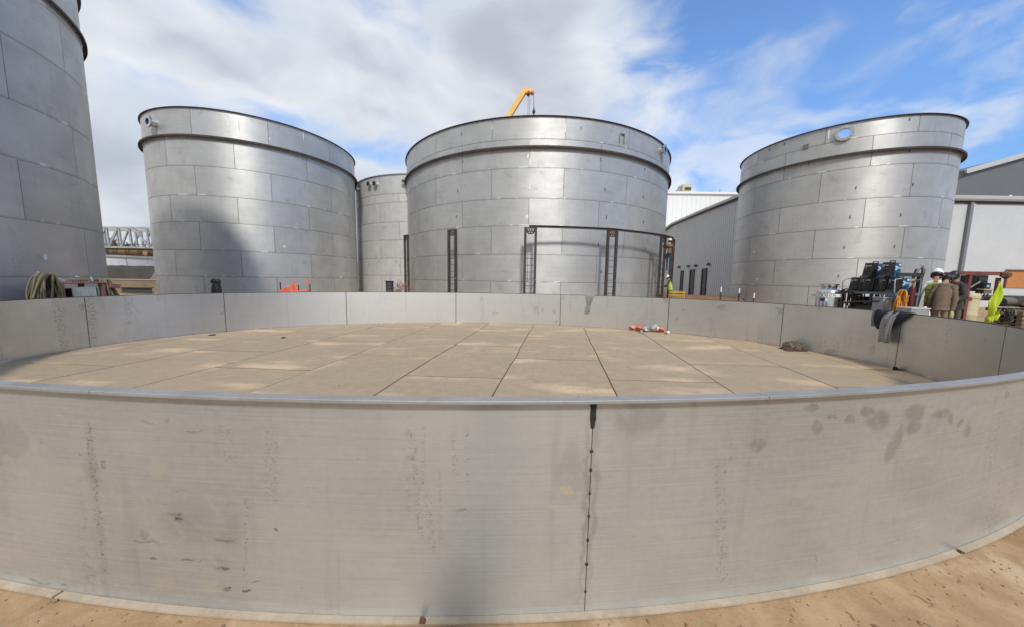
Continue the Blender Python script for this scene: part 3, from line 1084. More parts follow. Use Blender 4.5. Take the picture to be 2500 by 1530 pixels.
# vertical weld of the near joint: thick bead at the top, tacks below
p0 = ring_pt(R(170.9), .001)
mb = MB()
rr = random.Random(5)
zt = RH - .004
for strand in (-.008, 0, .008):
    pts = []
    for k in range(14):
        z = zt - k * .0105
        w = strand * (1 - max(0, (k - 8) / 8))
        pts.append((p0[0] + w + rr.uniform(-.0015, .0015), p0[1] - .002 + rr.uniform(-.001, .001), z))
    mb.tube(pts, [.006 + rr.uniform(-.001, .0015) for _ in pts], 6)
mb.build('weld_bead', M['weld_dark'], ring, True)
for py in (1100, 1145.5, 1203, 1258, 1316, 1375, 1442, 1494):
    p = wall_near(1449 - (py - 985) * .039, py)
    mb = MB()
    q = ring_pt(R(170.9), .0)
    mb.ball((q[0], q[1] - .001, p.z), (.0075 + rr.uniform(-.0025, .002), .005, .009 + rr.uniform(-.003, .003)), 8, 5)
    mb.build('tack_weld', M['weld_dark'], ring, True)

# floor plates
FT = R(8.2)


def fl(u, v):
    return (u * math.cos(FT) + v * math.sin(FT), -u * math.sin(FT) + v * math.cos(FT))


ell = [ring_pt(2 * PI * k / 120, -.012) for k in range(120)]
ell = list(reversed(ell))


def clip(poly, ring_):
    outp = list(poly)
    n = len(ring_)
    for i in range(n):
        ax, ay = ring_[i]
        bx, by = ring_[(i + 1) % n]
        inp, outp = outp, []
        if not inp:
            return []
        for j in range(len(inp)):
            P, Q = inp[j - 1], inp[j]
            sp = (bx - ax) * (P[1] - ay) - (by - ay) * (P[0] - ax)
            sq = (bx - ax) * (Q[1] - ay) - (by - ay) * (Q[0] - ax)
            if (sp >= 0) != (sq >= 0):
                t_ = sp / (sp - sq)
                outp.append((P[0] + (Q[0] - P[0]) * t_, P[1] + (Q[1] - P[1]) * t_))
            if sq >= 0:
                outp.append(Q)
    return outp


US = [-11.1, -9.4, -7.68, -6.0, -4.24, -2.51, -.88, .86, 2.62, 4.40, 5.91, 7.5, 9.2]
VS = [(6.0, .1), (7.0, .13), (5.9, .17), (7.42, .17), (6.24, .17), (7.61, .17), (6.6, .17), (8.04, .2), (6.86, .14), (8.37, .18), (7.15, .14), (8.0, .14)]
rr = random.Random(11)
for i in range(len(US) - 1):
    v0, dv = VS[i]
    cuts = [v0 + 2.58 * k for k in range(-5, 6)]
    for a_, b_ in zip(cuts[:-1], cuts[1:]):
        g_ = .019
        u0, u1 = US[i] + .011, US[i + 1] - .011
        poly = [fl(u0, a_ + g_), fl(u1, a_ + dv + g_), fl(u1, b_ + dv - g_), fl(u0, b_ - g_)]
        # fl mirrors nothing: keep counter-clockwise order
        # edges wander a little, as hand laid plates do
        fine = []
        for q0, q1 in zip(poly, poly[1:] + poly[:1]):
            for k in range(8):
                x = q0[0] + (q1[0] - q0[0]) * k / 8
                y = q0[1] + (q1[1] - q0[1]) * k / 8
                w = mnoise.noise_vector((x * 1.1, y * 1.1, 4.0)) * .028
                fine.append((x + w.x, y + w.y))
        pc = clip(fine, ell)
        if len(pc) < 3:
            continue
        ar = abs(sum(pc[k - 1][0] * pc[k][1] - pc[k][0] * pc[k - 1][1] for k in range(len(pc)))) / 2
        if ar < .01:
            continue
        zt = .014 + rr.uniform(0, .004)
        n = len(pc)
        MB().raw([(p[0], p[1], zt) for p in pc] + [(p[0], p[1], .0085) for p in pc],
                 [tuple(range(n))] + [(k, k + n, (k + 1) % n + n, (k + 1) % n) for k in range(n)]).build('floor_plate', M['floor'], ring)
mb = MB()
mb.quad([(p[0], p[1], .008) for p in [ring_pt(2 * PI * k / 120, -.014) for k in range(120)]])
mb.build('joint_dirt', M['floor_joint'], ring)

# ------------------------------------------------------------------ buildings
def px_of(p):
    d = Vector(p) - EYE
    return (1250 + FPX * d.dot(CR) / d.dot(_F), 765 - FPX * d.dot(CU) / d.dot(_F))


GD = Vector((math.sin(FT), math.cos(FT), 0))          # direction of the yard's grid
GN = Vector((-math.cos(FT), math.sin(FT), 0))         # normal of walls that face left


def on_wall(P0, dirv, px, py):
    """point of the vertical wall through P0 along dirv seen at (px, py)"""
    d = CR * ((px - 1250) / FPX) - CU * ((py - 765) / FPX) + _F
    n = Vector((dirv.y, -dirv.x, 0))
    t_ = (P0 - EYE).dot(n) / d.dot(n)
    return EYE + d * t_


# grey metal building between the centre and the right tank; its shaded long wall faces left
hall = thing('metal_building', 'blue grey metal building with three dark doors between the centre and right tanks', 'building')
P0 = at(1790, 700, 25.9)
top = [on_wall(P0, GD, *q) for q in ((1627, 561.5), (1644, 549), (1723, 516), (1790, 490))]
far_end = on_wall(P0, GD, 1600, 600)
near_end = on_wall(P0, GD, 1812, 600)
zt = [p.z for p in top]
slope = (top[3].z - top[2].z) / (top[3] - top[2]).length
prof = [Vector((near_end.x, near_end.y, 0)), Vector((near_end.x, near_end.y, zt[3] + slope * (near_end - top[3]).length * .2)), top[3], top[2], top[1], top[0],
        Vector((far_end.x, far_end.y, zt[0] - .3)), Vector((far_end.x, far_end.y, 0))]
MB().prism(prof, -GN * 7).build('wall', M['clad_grey'], hall)
# vertical ribs of the cladding
L_ = (near_end - far_end)
nr = 64
dirw = Vector((L_.x, L_.y, 0)).normalized()
Lw = Vector((L_.x, L_.y, 0)).length
mb = MB()


def wall_top(p):
    best = None
    for a_, b_ in zip(prof[1:-2], prof[2:-1]):
        la = (Vector((a_.x, a_.y, 0)) - Vector((far_end.x, far_end.y, 0))).dot(dirw)
        lb = (Vector((b_.x, b_.y, 0)) - Vector((far_end.x, far_end.y, 0))).dot(dirw)
        if min(la, lb) - 1e-6 <= p <= max(la, lb) + 1e-6:
            f_ = (p - la) / (lb - la) if abs(lb - la) > 1e-6 else 0
            return a_.z + (b_.z - a_.z) * f_
    return zt[1]


for k in range(1, nr):
    s_ = Lw * k / nr
    b_ = Vector((far_end.x, far_end.y, 0)) + dirw * s_ + GN * .002
    mb.box((b_.x, b_.y, wall_top(s_) / 2), (.05, .014, wall_top(s_) - .1), Matrix.Rotation(-FT, 3, 'Z'))
tag(mb.build('cladding_rib', M['clad_grey'], hall), kind='stuff')
mb = MB()
mbd = MB()
edge = [top[0] + (top[0] - top[1]) * .8, top[0], top[1], top[2], top[3], Vector((near_end.x, near_end.y, prof[1].z))]
for a_, b_ in zip(edge[:-1], edge[1:]):
    mb.bar(a_ + GN * .14 + Vector((0, 0, .10)), b_ + GN * .14 + Vector((0, 0, .10)), .34, .20)
    mbd.bar(a_ + GN * .07 - Vector((0, 0, .06)), b_ + GN * .07 - Vector((0, 0, .06)), .12, .10)
mb.build('roof_edge', M['trim_pale'], hall)
mbd.build('eaves_trim', M['trim_dark'], hall)
for (xa, xb, yt, yb) in ((1664, 1669.5, 663, 708), (1687, 1697, 660, 713), (1716.5, 1727, 658, 715)):
    A = on_wall(P0, GD, xa, yt)
    B = on_wall(P0, GD, xb, yt)
    zt_ = (A.z + B.z) / 2
    c = (A + B) / 2
    w = (A - B).length
    dr = MB()
    dr.box((c.x + GN.x * .01, c.y + GN.y * .01, zt_ / 2 + .1), (.08, w, zt_ - .2), Matrix.Rotation(-FT, 3, 'Z'))
    do = dr.build('door', M['black'], hall)
    fr = MB()
    Rz = Matrix.Rotation(-FT, 3, 'Z')
    for e in (A, B):
        fr.box((e.x + GN.x * .04, e.y + GN.y * .04, zt_ / 2 + .1), (.12, .09, zt_ - .1), Rz)
    fr.box((c.x + GN.x * .04, c.y + GN.y * .04, zt_ + .04), (.12, w + .1, .08), Rz)
    fr.build('door_frame', M['trim_dark'], do)
    MB().box((B.x + GN.x * .09 + GD.x * .2, B.y + GN.y * .09 + GD.y * .2, 1.25), (.06, .12, .06), Rz).build('handle', M['stainless'], do)
for (x, y) in ((1661, 653), (1684, 651), (1702, 649.5), (1734, 646)):
    p = on_wall(P0, GD, x, y) + GN * .18
    mb = MB()
    mb.lathe([(0, .16), (.10, .13), (.17, -.05), (.15, -.10), (0, -.10)], 10, p)
    mb.bar(p, p - GN * .2 + Vector((0, 0, .08)), .05, .05)
    mb.build('wall_lamp', M['trim_dark'], hall, True)

# big white building behind it
wb = thing('warehouse', 'big bright white warehouse wall rising behind the blue grey building', 'building')
A = at(1560, 472, 46)
B = at(1900, 477, 46)
mb = MB()
mb.prism([(A.x, A.y, 0), (B.x, B.y, 0), (B.x, B.y, B.z), (A.x, A.y, A.z)], (GD * 20))
mb.build('wall', M['clad_white'], wb)
mb = MB()
n_ = 30
for k in range(n_):
    p = A.lerp(B, (k + .5) / n_)
    mb.box((p.x, p.y - .02, p.z / 2), (.06, .05, p.z - .2))
tag(mb.build('cladding_rib', M['clad_white'], wb), kind='stuff')
mb = MB()
mb.bar(A + Vector((0, -.1, .1)), B + Vector((0, -.1, .1)), .3, .3)
mb.build('roof_edge', M['white'], wb)
u_ = thing('roof_unit', 'cream air handling unit on the roof of the white warehouse', 'roof unit', at(1670, 470, 48))
sc = 48 / FPX
MB().box((0, 0, 8 * sc), (20 * sc, 1.6, 15 * sc)).build('housing', M['cream'], u_)
MB().box((2 * sc, -.82, 5 * sc), (15 * sc, .06, 6.5 * sc)).build('grille', M['brown_steel'], u_)
mb = MB()
mb.prism([(-10 * sc, -.3, .02), (-10 * sc, -.3, 12 * sc), (-19 * sc, -.3, 3 * sc), (-19 * sc, -.3, .02)], (0, .9, 0))
mb.build('duct', M['grey'], u_)
v_ = thing('vent_pipe', 'thin grey vent pipe on the white warehouse roof', 'pipe', at(1757, 474, 46.6))
MB().tube([(0, 0, -.3), (0, 0, .45)], .05, 8).build('pipe', M['grey'], v_)
MB().lathe([(.12, .42), (.1, .5), (0, .54)], 10).build('cap', M['grey'], v_)

# right hand building: low pale wall with gutter, charcoal gable behind
rb = thing('metal_building', 'pale grey metal building at the right edge with a boarded window and a long gutter', 'building')
A = at(2270, 488, 22)
B = at(2800, 490, 22)
zg = (A.z + B.z) / 2
Y = A.y
MB().prism([(A.x, A.y, 0), (B.x, B.y, 0), (B.x, B.y, zg), (A.x, A.y, zg)], (0, 9, 0)).build('wall', M['clad_light'], rb)
dw = (B - A)
dw.z = 0
dw.normalize()
nw = Vector((dw.y, -dw.x, 0))
mb = MB()
g0, g1 = Vector((A.x, A.y, zg)) + nw * .16, Vector((B.x, B.y, zg)) + nw * .16
prof_g = [(-.14, .13), (.14, .15), (.17, .12), (.15, -.06), (.08, -.16), (-.14, -.16)]
vs = []
for e in (g0, g1):
    for (o_, z_) in prof_g:
        vs.append(e + nw * o_ + Vector((0, 0, z_)))
n_ = len(prof_g)
mb.raw(vs, [tuple(range(n_)), tuple(reversed(range(n_, 2 * n_)))] + [(i, (i + 1) % n_, (i + 1) % n_ + n_, i + n_) for i in range(n_)])
mb.build('gutter', M['trim_pale'], rb)
MB().bar(g0 - Vector((0, 0, .24)) - nw * .12, g1 - Vector((0, 0, .24)) - nw * .12, .06, .12).build('eaves_trim', M['trim_dark'], rb)
dpos = on_wall(Vector((A.x, A.y, 0)), dw, 2367, 500)
MB().box((dpos.x, dpos.y - .09, zg / 2 - .1), (.20, .16, zg - .3)).build('downspout', paint('slate_trim', (.20, .21, .235), .5, .1, .06, 2), rb)
MB().box((dpos.x + .26, dpos.y - .03, zg / 2 - .1), (.22, .05, zg - .3)).build('corner_trim', M['clad_light'], rb)
o1 = on_wall(Vector((A.x, A.y, 0)), dw, 2458, 661)
o2 = on_wall(Vector((A.x, A.y, 0)), dw, 2458, 703)
wd = MB()
wd.box((o1.x + 1.3, o1.y - .02, (o1.z + o2.z) / 2), (2.6, .08, o1.z - o2.z))
wn = wd.build('boarded_window', M['osb'], rb)
mb = MB()
mb.box((o1.x + 1.3, o1.y - .06, o1.z + .02), (2.8, .12, .10))
mb.build('lintel', M['rust'], wn)
mb = MB()
mb.box((o1.x - .04, o1.y - .05, (o1.z + o2.z) / 2), (.07, .1, o1.z - o2.z))
mb.build('jamb', M['red_frame'], wn)
MB().box((at(2470, 760, 22).x + 1, Y - .05, .95), (5, .08, .16)).build('base_trim', M['trim_dark'], rb)
vp = thing('vent_pipe', 'small white vent pipe on the gutter roof of the right hand building', 'pipe', at(2466, 483, 22.6))
MB().tube([(0, 0, -.2), (0, 0, .1)], .05, 8).build('pipe', M['white'], vp)
MB().lathe([(.08, .08), (.06, .15), (0, .17)], 10).build('cap', M['white'], vp)

gb = thing('metal_building', 'charcoal gabled building rising behind the pale wall at the right edge', 'building')
a0_, a1_, a2_ = at(2330, 434, 31), at(2352, 427, 31), at(2760, 312, 31)
MB().prism([(a0_.x, a1_.y, 0), (a2_.x, a1_.y, 0), (a2_.x, a1_.y, a2_.z), (a1_.x, a1_.y, a1_.z), (a0_.x, a1_.y, a1_.z - .3)], (0, 14, 0)).build('wall', M['clad_dark'], gb)
mb = MB()
mb.bar((a1_.x - .2, a1_.y - .12, a1_.z + .20), (a2_.x, a1_.y - .12, a2_.z + .24), .5, .42)
mb.build('roof_edge', M['trim_pale'], gb)
mb = MB()
mb.prism([(a0_.x - .1, a1_.y - .2, a0_.z - .4), (a1_.x + .6, a1_.y - .2, a1_.z + .35), (a1_.x + .2, a1_.y - .2, a1_.z + .55), (a0_.x - .1, a1_.y - .2, a0_.z + .25)], (0, .4, 0))
mb.build('flashing', M['brown_steel'], gb)

# unseen charcoal hall, added behind the camera to darken reflections in the steel
bh = thing('metal_building', 'unseen charcoal hall added behind the photographer to darken reflections', 'building', (30, -16, 0))
MB().box((0, 0, 6.5), (26, 22, 13)).build('wall', M['clad_dark'], bh)
MB().prism([(-13.5, -11.5, 13.01), (13.5, -11.5, 13.01), (0, -11.5, 15.5)], (0, 23, 0)).build('roof', M['clad_grey'], bh)

# ------------------------------------------------------------------ crane behind the centre tank
D = 46.0
cr = thing('mobile_crane', 'yellow crane boom with hook showing above the rim of the centre tank', 'crane', (at(1013, 690, D).x, at(1013, 690, D).y, gz(0, 40)))
base = cr.location.copy()
tip = at(1281, 222, D) - base
foot = Vector((0, 0, 2.6))
bd = (tip - foot).normalized()
side = bd.cross(Vector((0, 1, 0))).normalized()
fwd = Vector((0, 1, 0)) - bd * bd.y
fwd.normalize()


def boxbeam(mb, a, b, wa, ha, wb_, hb):
    vs = []
    for (p, w, h) in ((a, wa, ha), (b, wb_, hb)):
        for (sx, sy) in ((-1, -1), (1, -1), (1, 1), (-1, 1)):
            vs.append(p + side * sx * w / 2 + fwd * sy * h / 2)
    mb.raw(vs, [(0, 1, 2, 3), (7, 6, 5, 4), (0, 4, 5, 1), (1, 5, 6, 2), (2, 6, 7, 3), (3, 7, 4, 0)])


mb = MB()
boxbeam(mb, foot, foot.lerp(tip, .55), .95, 1.0, .95, 1.0)
mb.build('boom_base', M['crane'], cr)
mb = MB()
boxbeam(mb, foot.lerp(tip, .5), tip, .68, .75, .66, .75)
mb.build('boom_tip', M['crane'], cr)
sc = D / FPX
mb = MB()
c0 = tip
P_ = lambda dx, dy: at(1281 + dx, 222 + dy, D) - base
poly = [P_(-8, -1), P_(-3, -5), P_(3, -5), P_(21, 0), P_(23, 4), P_(21, 8), P_(14, 6), P_(12, 10), P_(6, 9), P_(1, 6), P_(-6, 8)]
mb.prism([p - Vector((0, .35, 0)) for p in poly], (0, .7, 0))
hd = mb.build('boom_head', M['crane'], cr)
for (dx, dy, r_) in ((19, 4.5, 3.4), (9, 7.5, 3)):
    mb = MB()
    mb.lathe([(0, -.42), (r_ * sc, -.42), (r_ * sc, .42), (0, .42)], 14, P_(dx, dy), rot=Matrix.Rotation(PI / 2, 3, 'X'))
    mb.build('sheave', M['coral'] if dx > 15 else M['rust'], hd)
for (x1, x2, y1, y2) in ((1303.2, 1303.2, 230, 268), (1293.5, 1293, 234, 330), (1289.5, 1288, 236, 330)):
    MB().tube([at(x1, y1, D) - base, at(x2, y2, D) - base], .035 if y2 < 300 else .028, 6).build('hoist_rope', M['darkgrey'], cr)
mb = MB()
hk = at(1303.3, 271, D) - base
mb.lathe([(0, .62), (.05, .55), (.08, .3), (.17, .16), (.17, -.04), (.24, -.10), (.20, -.30), (.09, -.38), (.09, -.6), (0, -.62)], 12, hk)
blk = mb.build('hook_block', M['darkgrey'], cr, True)
mb = MB()
mb.tube([hk + Vector((math.sin(w) * .16, 0, -.72 - .16 * math.cos(w))) for w in [i * .5 for i in range(-4, 9)]], .05, 6)
mb.build('hook', M['darkgrey'], blk)
cb_ = MB()
cb_.box((0, 0, 1.55), (8.5, 2.5, .9))
cb_.box((-3.4, 0, 2.5), (1.7, 2.4, 1.2), None, 0, .9)
cb_.build('carrier', M['crane'], cr, False, .04)
MB().box((.6, 0, 2.5), (3.2, 2.2, 1.0)).build('turntable', M['crane'], cr, False, .04)
for wx in (-3.2, -1.8, 1.8, 3.2):
    for wy in (-1.1, 1.1):
        MB().lathe([(0, -.18), (.5, -.18), (.56, -.08), (.56, .08), (.5, .18), (0, .18)], 18, (wx, wy, .56), rot=Matrix.Rotation(PI / 2, 3, 'X')).build('wheel', M['rubber'], cr, True)

# ------------------------------------------------------------------ the gap on the left: truss, low tank, banks
hill = MB()
rr = random.Random(2)
nx, ny = 46, 14
grid = []
for j in range(ny):
    for i in range(nx):
        x = -190 + i * 6.5
        y = 62 + j * 9
        h = 7.5 * smooth(60, 110, y) * (.8 + .5 * mnoise.noise((x * .02, y * .02, 0))) + .9 * mnoise.noise((x * .12, y * .12, 3)) * smooth(62, 80, y)
        h *= smooth(-8, -30, x)
        grid.append((x, y, max(-.4, h - .35)))
hill.raw(grid, [(j * nx + i, j * nx + i + 1, (j + 1) * nx + i + 1, (j + 1) * nx + i) for j in range(ny - 1) for i in range(nx - 1)])
tag(hill.build('hill', M['hill'], None, True, 0, 80), kind='structure')


def bush(name, label, cat, loc, rx, ry, rz_, n, leaf, mt, seed, group=None):
    t_ = thing(name, label, cat, loc, 0, group)
    rr = random.Random(seed)
    mb = MB()
    for _ in range(n):
        while True:
            p = Vector((rr.uniform(-1, 1), rr.uniform(-1, 1), rr.uniform(0, 1)))
            if .35 < p.length < 1 + .25 * mnoise.noise(p * 3 + Vector((seed, 0, 0))):
                break
        p = Vector((p.x * rx, p.y * ry, p.z * rz_ + .1))
        q = Vector((rr.gauss(0, 1), rr.gauss(0, 1), rr.gauss(0, 1))).normalized()
        a_ = q.orthogonal().normalized() * leaf * rr.uniform(.5, 1.2)
        b_ = q.cross(a_) * rr.uniform(.3, .7)
        mb.quad([p - a_, p + b_, p + a_, p - b_])
    mb.build('crown', mt, t_)
    mb = MB()
    for k in range(7):
        w = rr.uniform(0, 2 * PI)
        mb.tube([(0, 0, 0), (rx * .3 * math.cos(w), ry * .3 * math.sin(w), rz_ * .4), (rx * .7 * math.cos(w + .3), ry * .7 * math.sin(w + .3), rz_ * .8)], [.09, .05, .02], 5)
    mb.build('trunk', M['wood'], t_)
    return t_


for k, (px, top_y, d, w, lab) in enumerate(((303, 585, 50, 3.0, 'round dry olive tree showing through the truss, in the middle of the gap'), (270, 588, 52, 2.2, 'dry olive tree showing through the truss beside the shaded left tank'), (345, 602, 54, 2.0, 'low dry bush behind the truss beside the second tank'))):
    p = at(px, 690, d)
    hz = at(px, top_y, d).z
    bush('bush', lab, 'tree', (p.x, p.y, .3), w, w, hz - .4, 1500, .30, M['leaf'], k + 3, 'dry trees behind the truss')

tr = thing('conveyor_truss', 'pale steel lattice truss bridging the gap between the left tanks', 'truss')
D = 40.0
TX = [at(150, 560, D), at(470, 560, D)]
ya, yb_ = at(310, 557, D).z, at(310, 604, D).z
x0_, x1_ = TX[0].x, TX[1].x
Yt = at(310, 560, D).y
for off in (0.0, 2.4):
    for (zz_, hh, nm) in ((ya, .24, 'top_chord'), (yb_, .20, 'bottom_chord')):
        MB().bar((x0_, Yt + off, zz_), (x1_, Yt + off, zz_), .2, hh).build(nm, M['truss'], tr)
    bay = [at(x, 560, D).x for x in (196, 229, 262, 292, 318, 331, 360, 392, 424)]
    for i in range(len(bay)):
        MB().bar((bay[i], Yt + off + .02, yb_), (bay[i] - .12, Yt + off + .02, ya), .18, .16).build('upright', M['truss'], tr)
    for i in range(len(bay) - 1):
        if i == 4:
            continue
        a_, b_ = (bay[i], bay[i + 1]) if i != 5 else (bay[i + 1], bay[i])
        MB().bar((a_ + .1, Yt + off - .03, yb_ + .05), (b_ - .15, Yt + off - .03, ya - .05), .14, .14).build('diagonal', M['truss'], tr)
MB().bar((x0_, Yt - .06, yb_ + .35), (x1_, Yt - .06, yb_ + .35), .06, .06).build('rail', M['trim_dark'], tr)
MB().box(((x0_ + x1_) / 2, Yt + 1.2, yb_ - .14), (x1_ - x0_, 2.4, .06)).build('deck', M['wood'], tr)
for x in (bay[0], bay[-1]):
    for off in (0, 2.4):
        MB().box((x, Yt + off, yb_ / 2 - .1), (.3, .3, yb_ - .1)).build('leg', M['truss'], tr)

lt = thing('low_tank', 'short shiny stainless tank wall below the truss in the left gap', 'tank')
cc = at(300, 690, 36)
for k in range(10):
    me = arc_plate('plate', pol(5.5), R(-90 + k * 24 + .2), R(-90 + (k + 1) * 24 - .2), 1.75, 3.15, .02, 8, 2.3, M['tank_pale'], lt)
    me.location = (cc.x, cc.y, 0)
MB().lathe([(5.52, 3.12), (5.64, 3.12), (5.64, 3.3), (5.5, 3.3)], 72, (cc.x, cc.y, 0)).build('top_rim', M['truss'], lt)
MB().lathe([(5.47, 1.7), (5.47, 3.15)], 72, (cc.x, cc.y, 0)).build('weld_seam', M['weld'], lt)
MB().lathe([(5.7, .2), (5.7, 1.74), (5.3, 1.74)], 48, (cc.x, cc.y, 0)).build('plinth', M['concrete'], lt)

bank = MB()
nx, ny = 40, 8
gr = []
for j in range(ny):
    for i in range(nx):
        x = at(200, 690, 27).x + i * (at(430, 690, 27).x - at(200, 690, 27).x) / (nx - 1)
        y = 24.3 + j * .65
        h = 2.15 * smooth(24.2, 26.0, y) + .12 * mnoise.noise((x * 1.3, y * 1.3, 0))
        gr.append((x, y, h * (1 if j < ny - 1 else .9)))
bank.raw(gr, [(j * nx + i, j * nx + i + 1, (j + 1) * nx + i + 1, (j + 1) * nx + i) for j in range(ny - 1) for i in range(nx - 1)])
tag(bank.build('earth_bank', M['bank'], None, True, 0, 80), kind='structure')
brd = MB()
pA, pB = at(250, 619, 41.5), at(390, 622, 41.5)
uu = thing('low_building', 'low brown shed roof under the truss in the left gap', 'building')
MB().prism([(pA.x - 2, pA.y + 2, .2), (pB.x + 2, pA.y + 2, .2), (pB.x + 2, pA.y + 2, at(310, 607, 41.5).z), (pA.x - 2, pA.y + 2, at(310, 607, 41.5).z)], (0, 5, 0)).build('wall', paint('brown_boarding', (.22, .17, .10), .8, 0, .2, 1.2), uu)
MB().bar((pA.x - 2, pA.y + 1.9, at(310, 629, 41.5).z), (pB.x + 2, pA.y + 1.9, at(310, 629, 41.5).z), .2, .12).build('trim', M['trim_dark'], uu)
rl = thing('alarm_bell', 'round faded red bell hanging under the truss at the right of the gap', 'bell', at(355, 619, 39.2))
MB().lathe([(0, -.25), (.16, -.22), (.26, -.05), (.28, .05), (0, .07)], 14, rot=Matrix.Rotation(PI / 2, 3, 'X')).build('gong', M['pink_frame'], rl, True)
MB().box((.12, .05, .0), (.3, .12, .18)).build('housing', M['brown_steel'], rl)
MB().tube([(0, .1, 0), (0, .1, .75)], .03, 6).build('hanger', M['brown_steel'], rl)
tw = thing('retaining_wall', 'low tan concrete wall in the left gap below the olive bank', 'wall')
pA, pB = at(235, 710, 23.5), at(400, 710, 23.5)
MB().box(((pA.x + pB.x) / 2, pA.y + .3, .6), (pB.x - pA.x, .4, 1.0)).build('wall_face', M['tan_concrete'], tw)
MB().box(((pA.x + pB.x) / 2, pA.y + .3, 1.13), (pB.x - pA.x + .1, .5, .06)).build('coping', M['concrete'], tw)
bm_ = thing('steel_beam', 'dark steel beam lying in front of the low tan wall in the left gap', 'beam', at(335, 715, 22))
bm_.rotation_euler.z = .05
for (z_, h_, w_) in ((.0, .05, .3), (.17, .30, .04), (.34, .05, .3)):
    MB().box((0, 0, z_), (1.9, w_, h_)).build('flange' if h_ < .1 else 'web', M['darkgrey'], bm_)

# ------------------------------------------------------------------ red hose cart at the far left
ct = thing('hose_cart', 'faded red hose cart with a pale green panel in front of the shaded left tank', 'cart', (-10.35, 7.75, .1))
MB().box((0, 0, 1.285), (.62, .96, .035)).build('top_tray', M['pink_frame'], ct, False, .012)
for (y_, z_) in ((.30, .66), (-.44, .66)):
    MB().box((.26, y_, z_), (.07, .07, 1.2)).build('leg', M['pink_frame'], ct)
    MB().box((-.26, y_, z_), (.07, .07, 1.2)).build('leg', M['pink_frame'], ct)
MB().box((.27, -.05, .92), (.03, .42, .54), Matrix.Rotation(.03, 3, 'X')).build('panel', M['mint'], ct)
MB().box((-.1, 0, .7), (.2, .8, .9)).build('tank_box', M['black'], ct)
MB().box((.2, .50, 1.20), (.3, .2, .10), Matrix.Rotation(-.15, 3, 'X')).build('bracket', M['pink_frame'], ct)
for (y_, z_, a_, l_) in ((-.62, 1.50, .5, .09), (-.30, 1.36, .4, .13), (.24, 1.37, 1.3, .10), (-.02, 1.43, .2, .05)):
    MB().box((.1, y_, z_), (.025, l_, .022), Matrix.Rotation(-a_, 3, 'X')).build('welding_rod', M['white'], ct)
rr = random.Random(6)
for (y_, z_) in ((-.05, 1.33), (.1, 1.32), (.18, 1.33), (.30, 1.33), (-.16, 1.32)):
    MB().box((rr.uniform(-.15, .15), y_, z_), (.1, .07, .05), Matrix.Rotation(rr.uniform(0, 2), 3, 'Z')).build('tool', M['pink_frame'] if rr.random() < .6 else M['rust'], ct)


def coil(name, label, cat, loc, rz_, w, h, n, r, mats, seed, lean=0.0, spread=.3, group=None):
    """hanging bundle of hose: separate loops"""
    t_ = thing(name, label, cat, loc, rz_, group)
    rr = random.Random(seed)
    for k in range(n):
        ww = w * rr.uniform(.45, 1.08)
        hh = h * rr.uniform(.85, 1.05)
        oy = rr.uniform(-spread, spread) * .5
        ln = lean + rr.uniform(-.12, .12)
        pts = []
        for i in range(26):
            a_ = 2 * PI * i / 26
            x_ = ww / 2 * math.cos(a_) * (1 + .12 * math.sin(a_))
            z_ = hh / 2 * math.sin(a_) - hh / 2
            pts.append((x_ + ln * z_ + rr.uniform(-.004, .004), oy + .05 * math.sin(a_ * 2 + k), z_))
        MB().tube(pts, r * rr.uniform(.85, 1.15), 7, True).build('hose_loop', mats[k % len(mats)], t_, True)
    return t_


coil('hose_coil', 'thick tan and olive hose coil hung on the left end of the red cart', 'hose', (-10.12, 7.10, 1.60), R(90), .30, 1.25, 28, .017, [M['hose_tan'], M['hose_olive'], M['hose_olive']], 3, .08, .18, 'coiled hoses')
coil('hose_coil', 'yellowish hose bundle slanting over the right end of the red cart', 'hose', (-10.15, 8.13, 1.47), R(90), .15, 1.2, 16, .017, [M['hose_tan'], M['hose_olive'], M['hose_tan']], 9, -.30, .14, 'coiled hoses')

# ------------------------------------------------------------------ small things between ring and tanks
def ground_at(px, d):
    p = at(px, 690, d)
    return Vector((p.x, p.y, gz(p.x, p.y)))


nf = thing('safety_fence', 'sagging orange plastic safety net on three thin stakes before the second tank', 'fence', ground_at(720, 14.6))
p0_ = nf.location.copy()
sx_ = 14.6 / FPX
tops = {684: 694, 718: 688, 728: 698, 754: 683}
zl = lambda px, py: (at(px, py, 14.6) - p0_)
for px, ty in ((684, 690), (728, 696), (756, 694)):
    q = zl(px, ty)
    MB().box((q.x, 0, q.z / 2), (.035, .035, q.z)).build('stake', M['darkgrey'], nf)


def net(name, outline_top, outline_bot, step=.05):
    mb = MB()
    n = 34
    rows = 11
    P = []
    for j in range(rows + 1):
        row = []
        for i in range(n + 1):
            f_ = i / n * (len(outline_top) - 1)
            k = min(int(f_), len(outline_top) - 2)
            a_ = Vector(outline_top[k]).lerp(Vector(outline_top[k + 1]), f_ - k)
            b_ = Vector(outline_bot[k]).lerp(Vector(outline_bot[k + 1]), f_ - k)
            p = b_.lerp(a_, j / rows)
            p.y += .03 * math.sin(i * .9 + j * .5)
            row.append(p)
        P.append(row)
    for j in range(rows + 1):
        mb.tube(P[j], .014, 4)
    for i in range(n + 1):
        mb.tube([P[j][i] for j in range(rows + 1)], .013, 4)
    return mb.build(name, M['net'], nf)


tag(net('netting', [zl(684, 709), zl(702, 701), zl(720, 694), zl(728, 710), zl(742, 711), zl(756, 707)], [zl(684, 728), zl(702, 728), zl(720, 728), zl(728, 728), zl(742, 728), zl(756, 728)]), kind='stuff')
for px, ty, w_ in ((718, 686, 4), (752, 683, 5)):
    q = zl(px, ty)
    MB().box((q.x, -.01, q.z - .08), (w_ * sx_, .01, .22), Matrix.Rotation(.25, 3, 'Y')).build('ribbon', M['net'], nf)

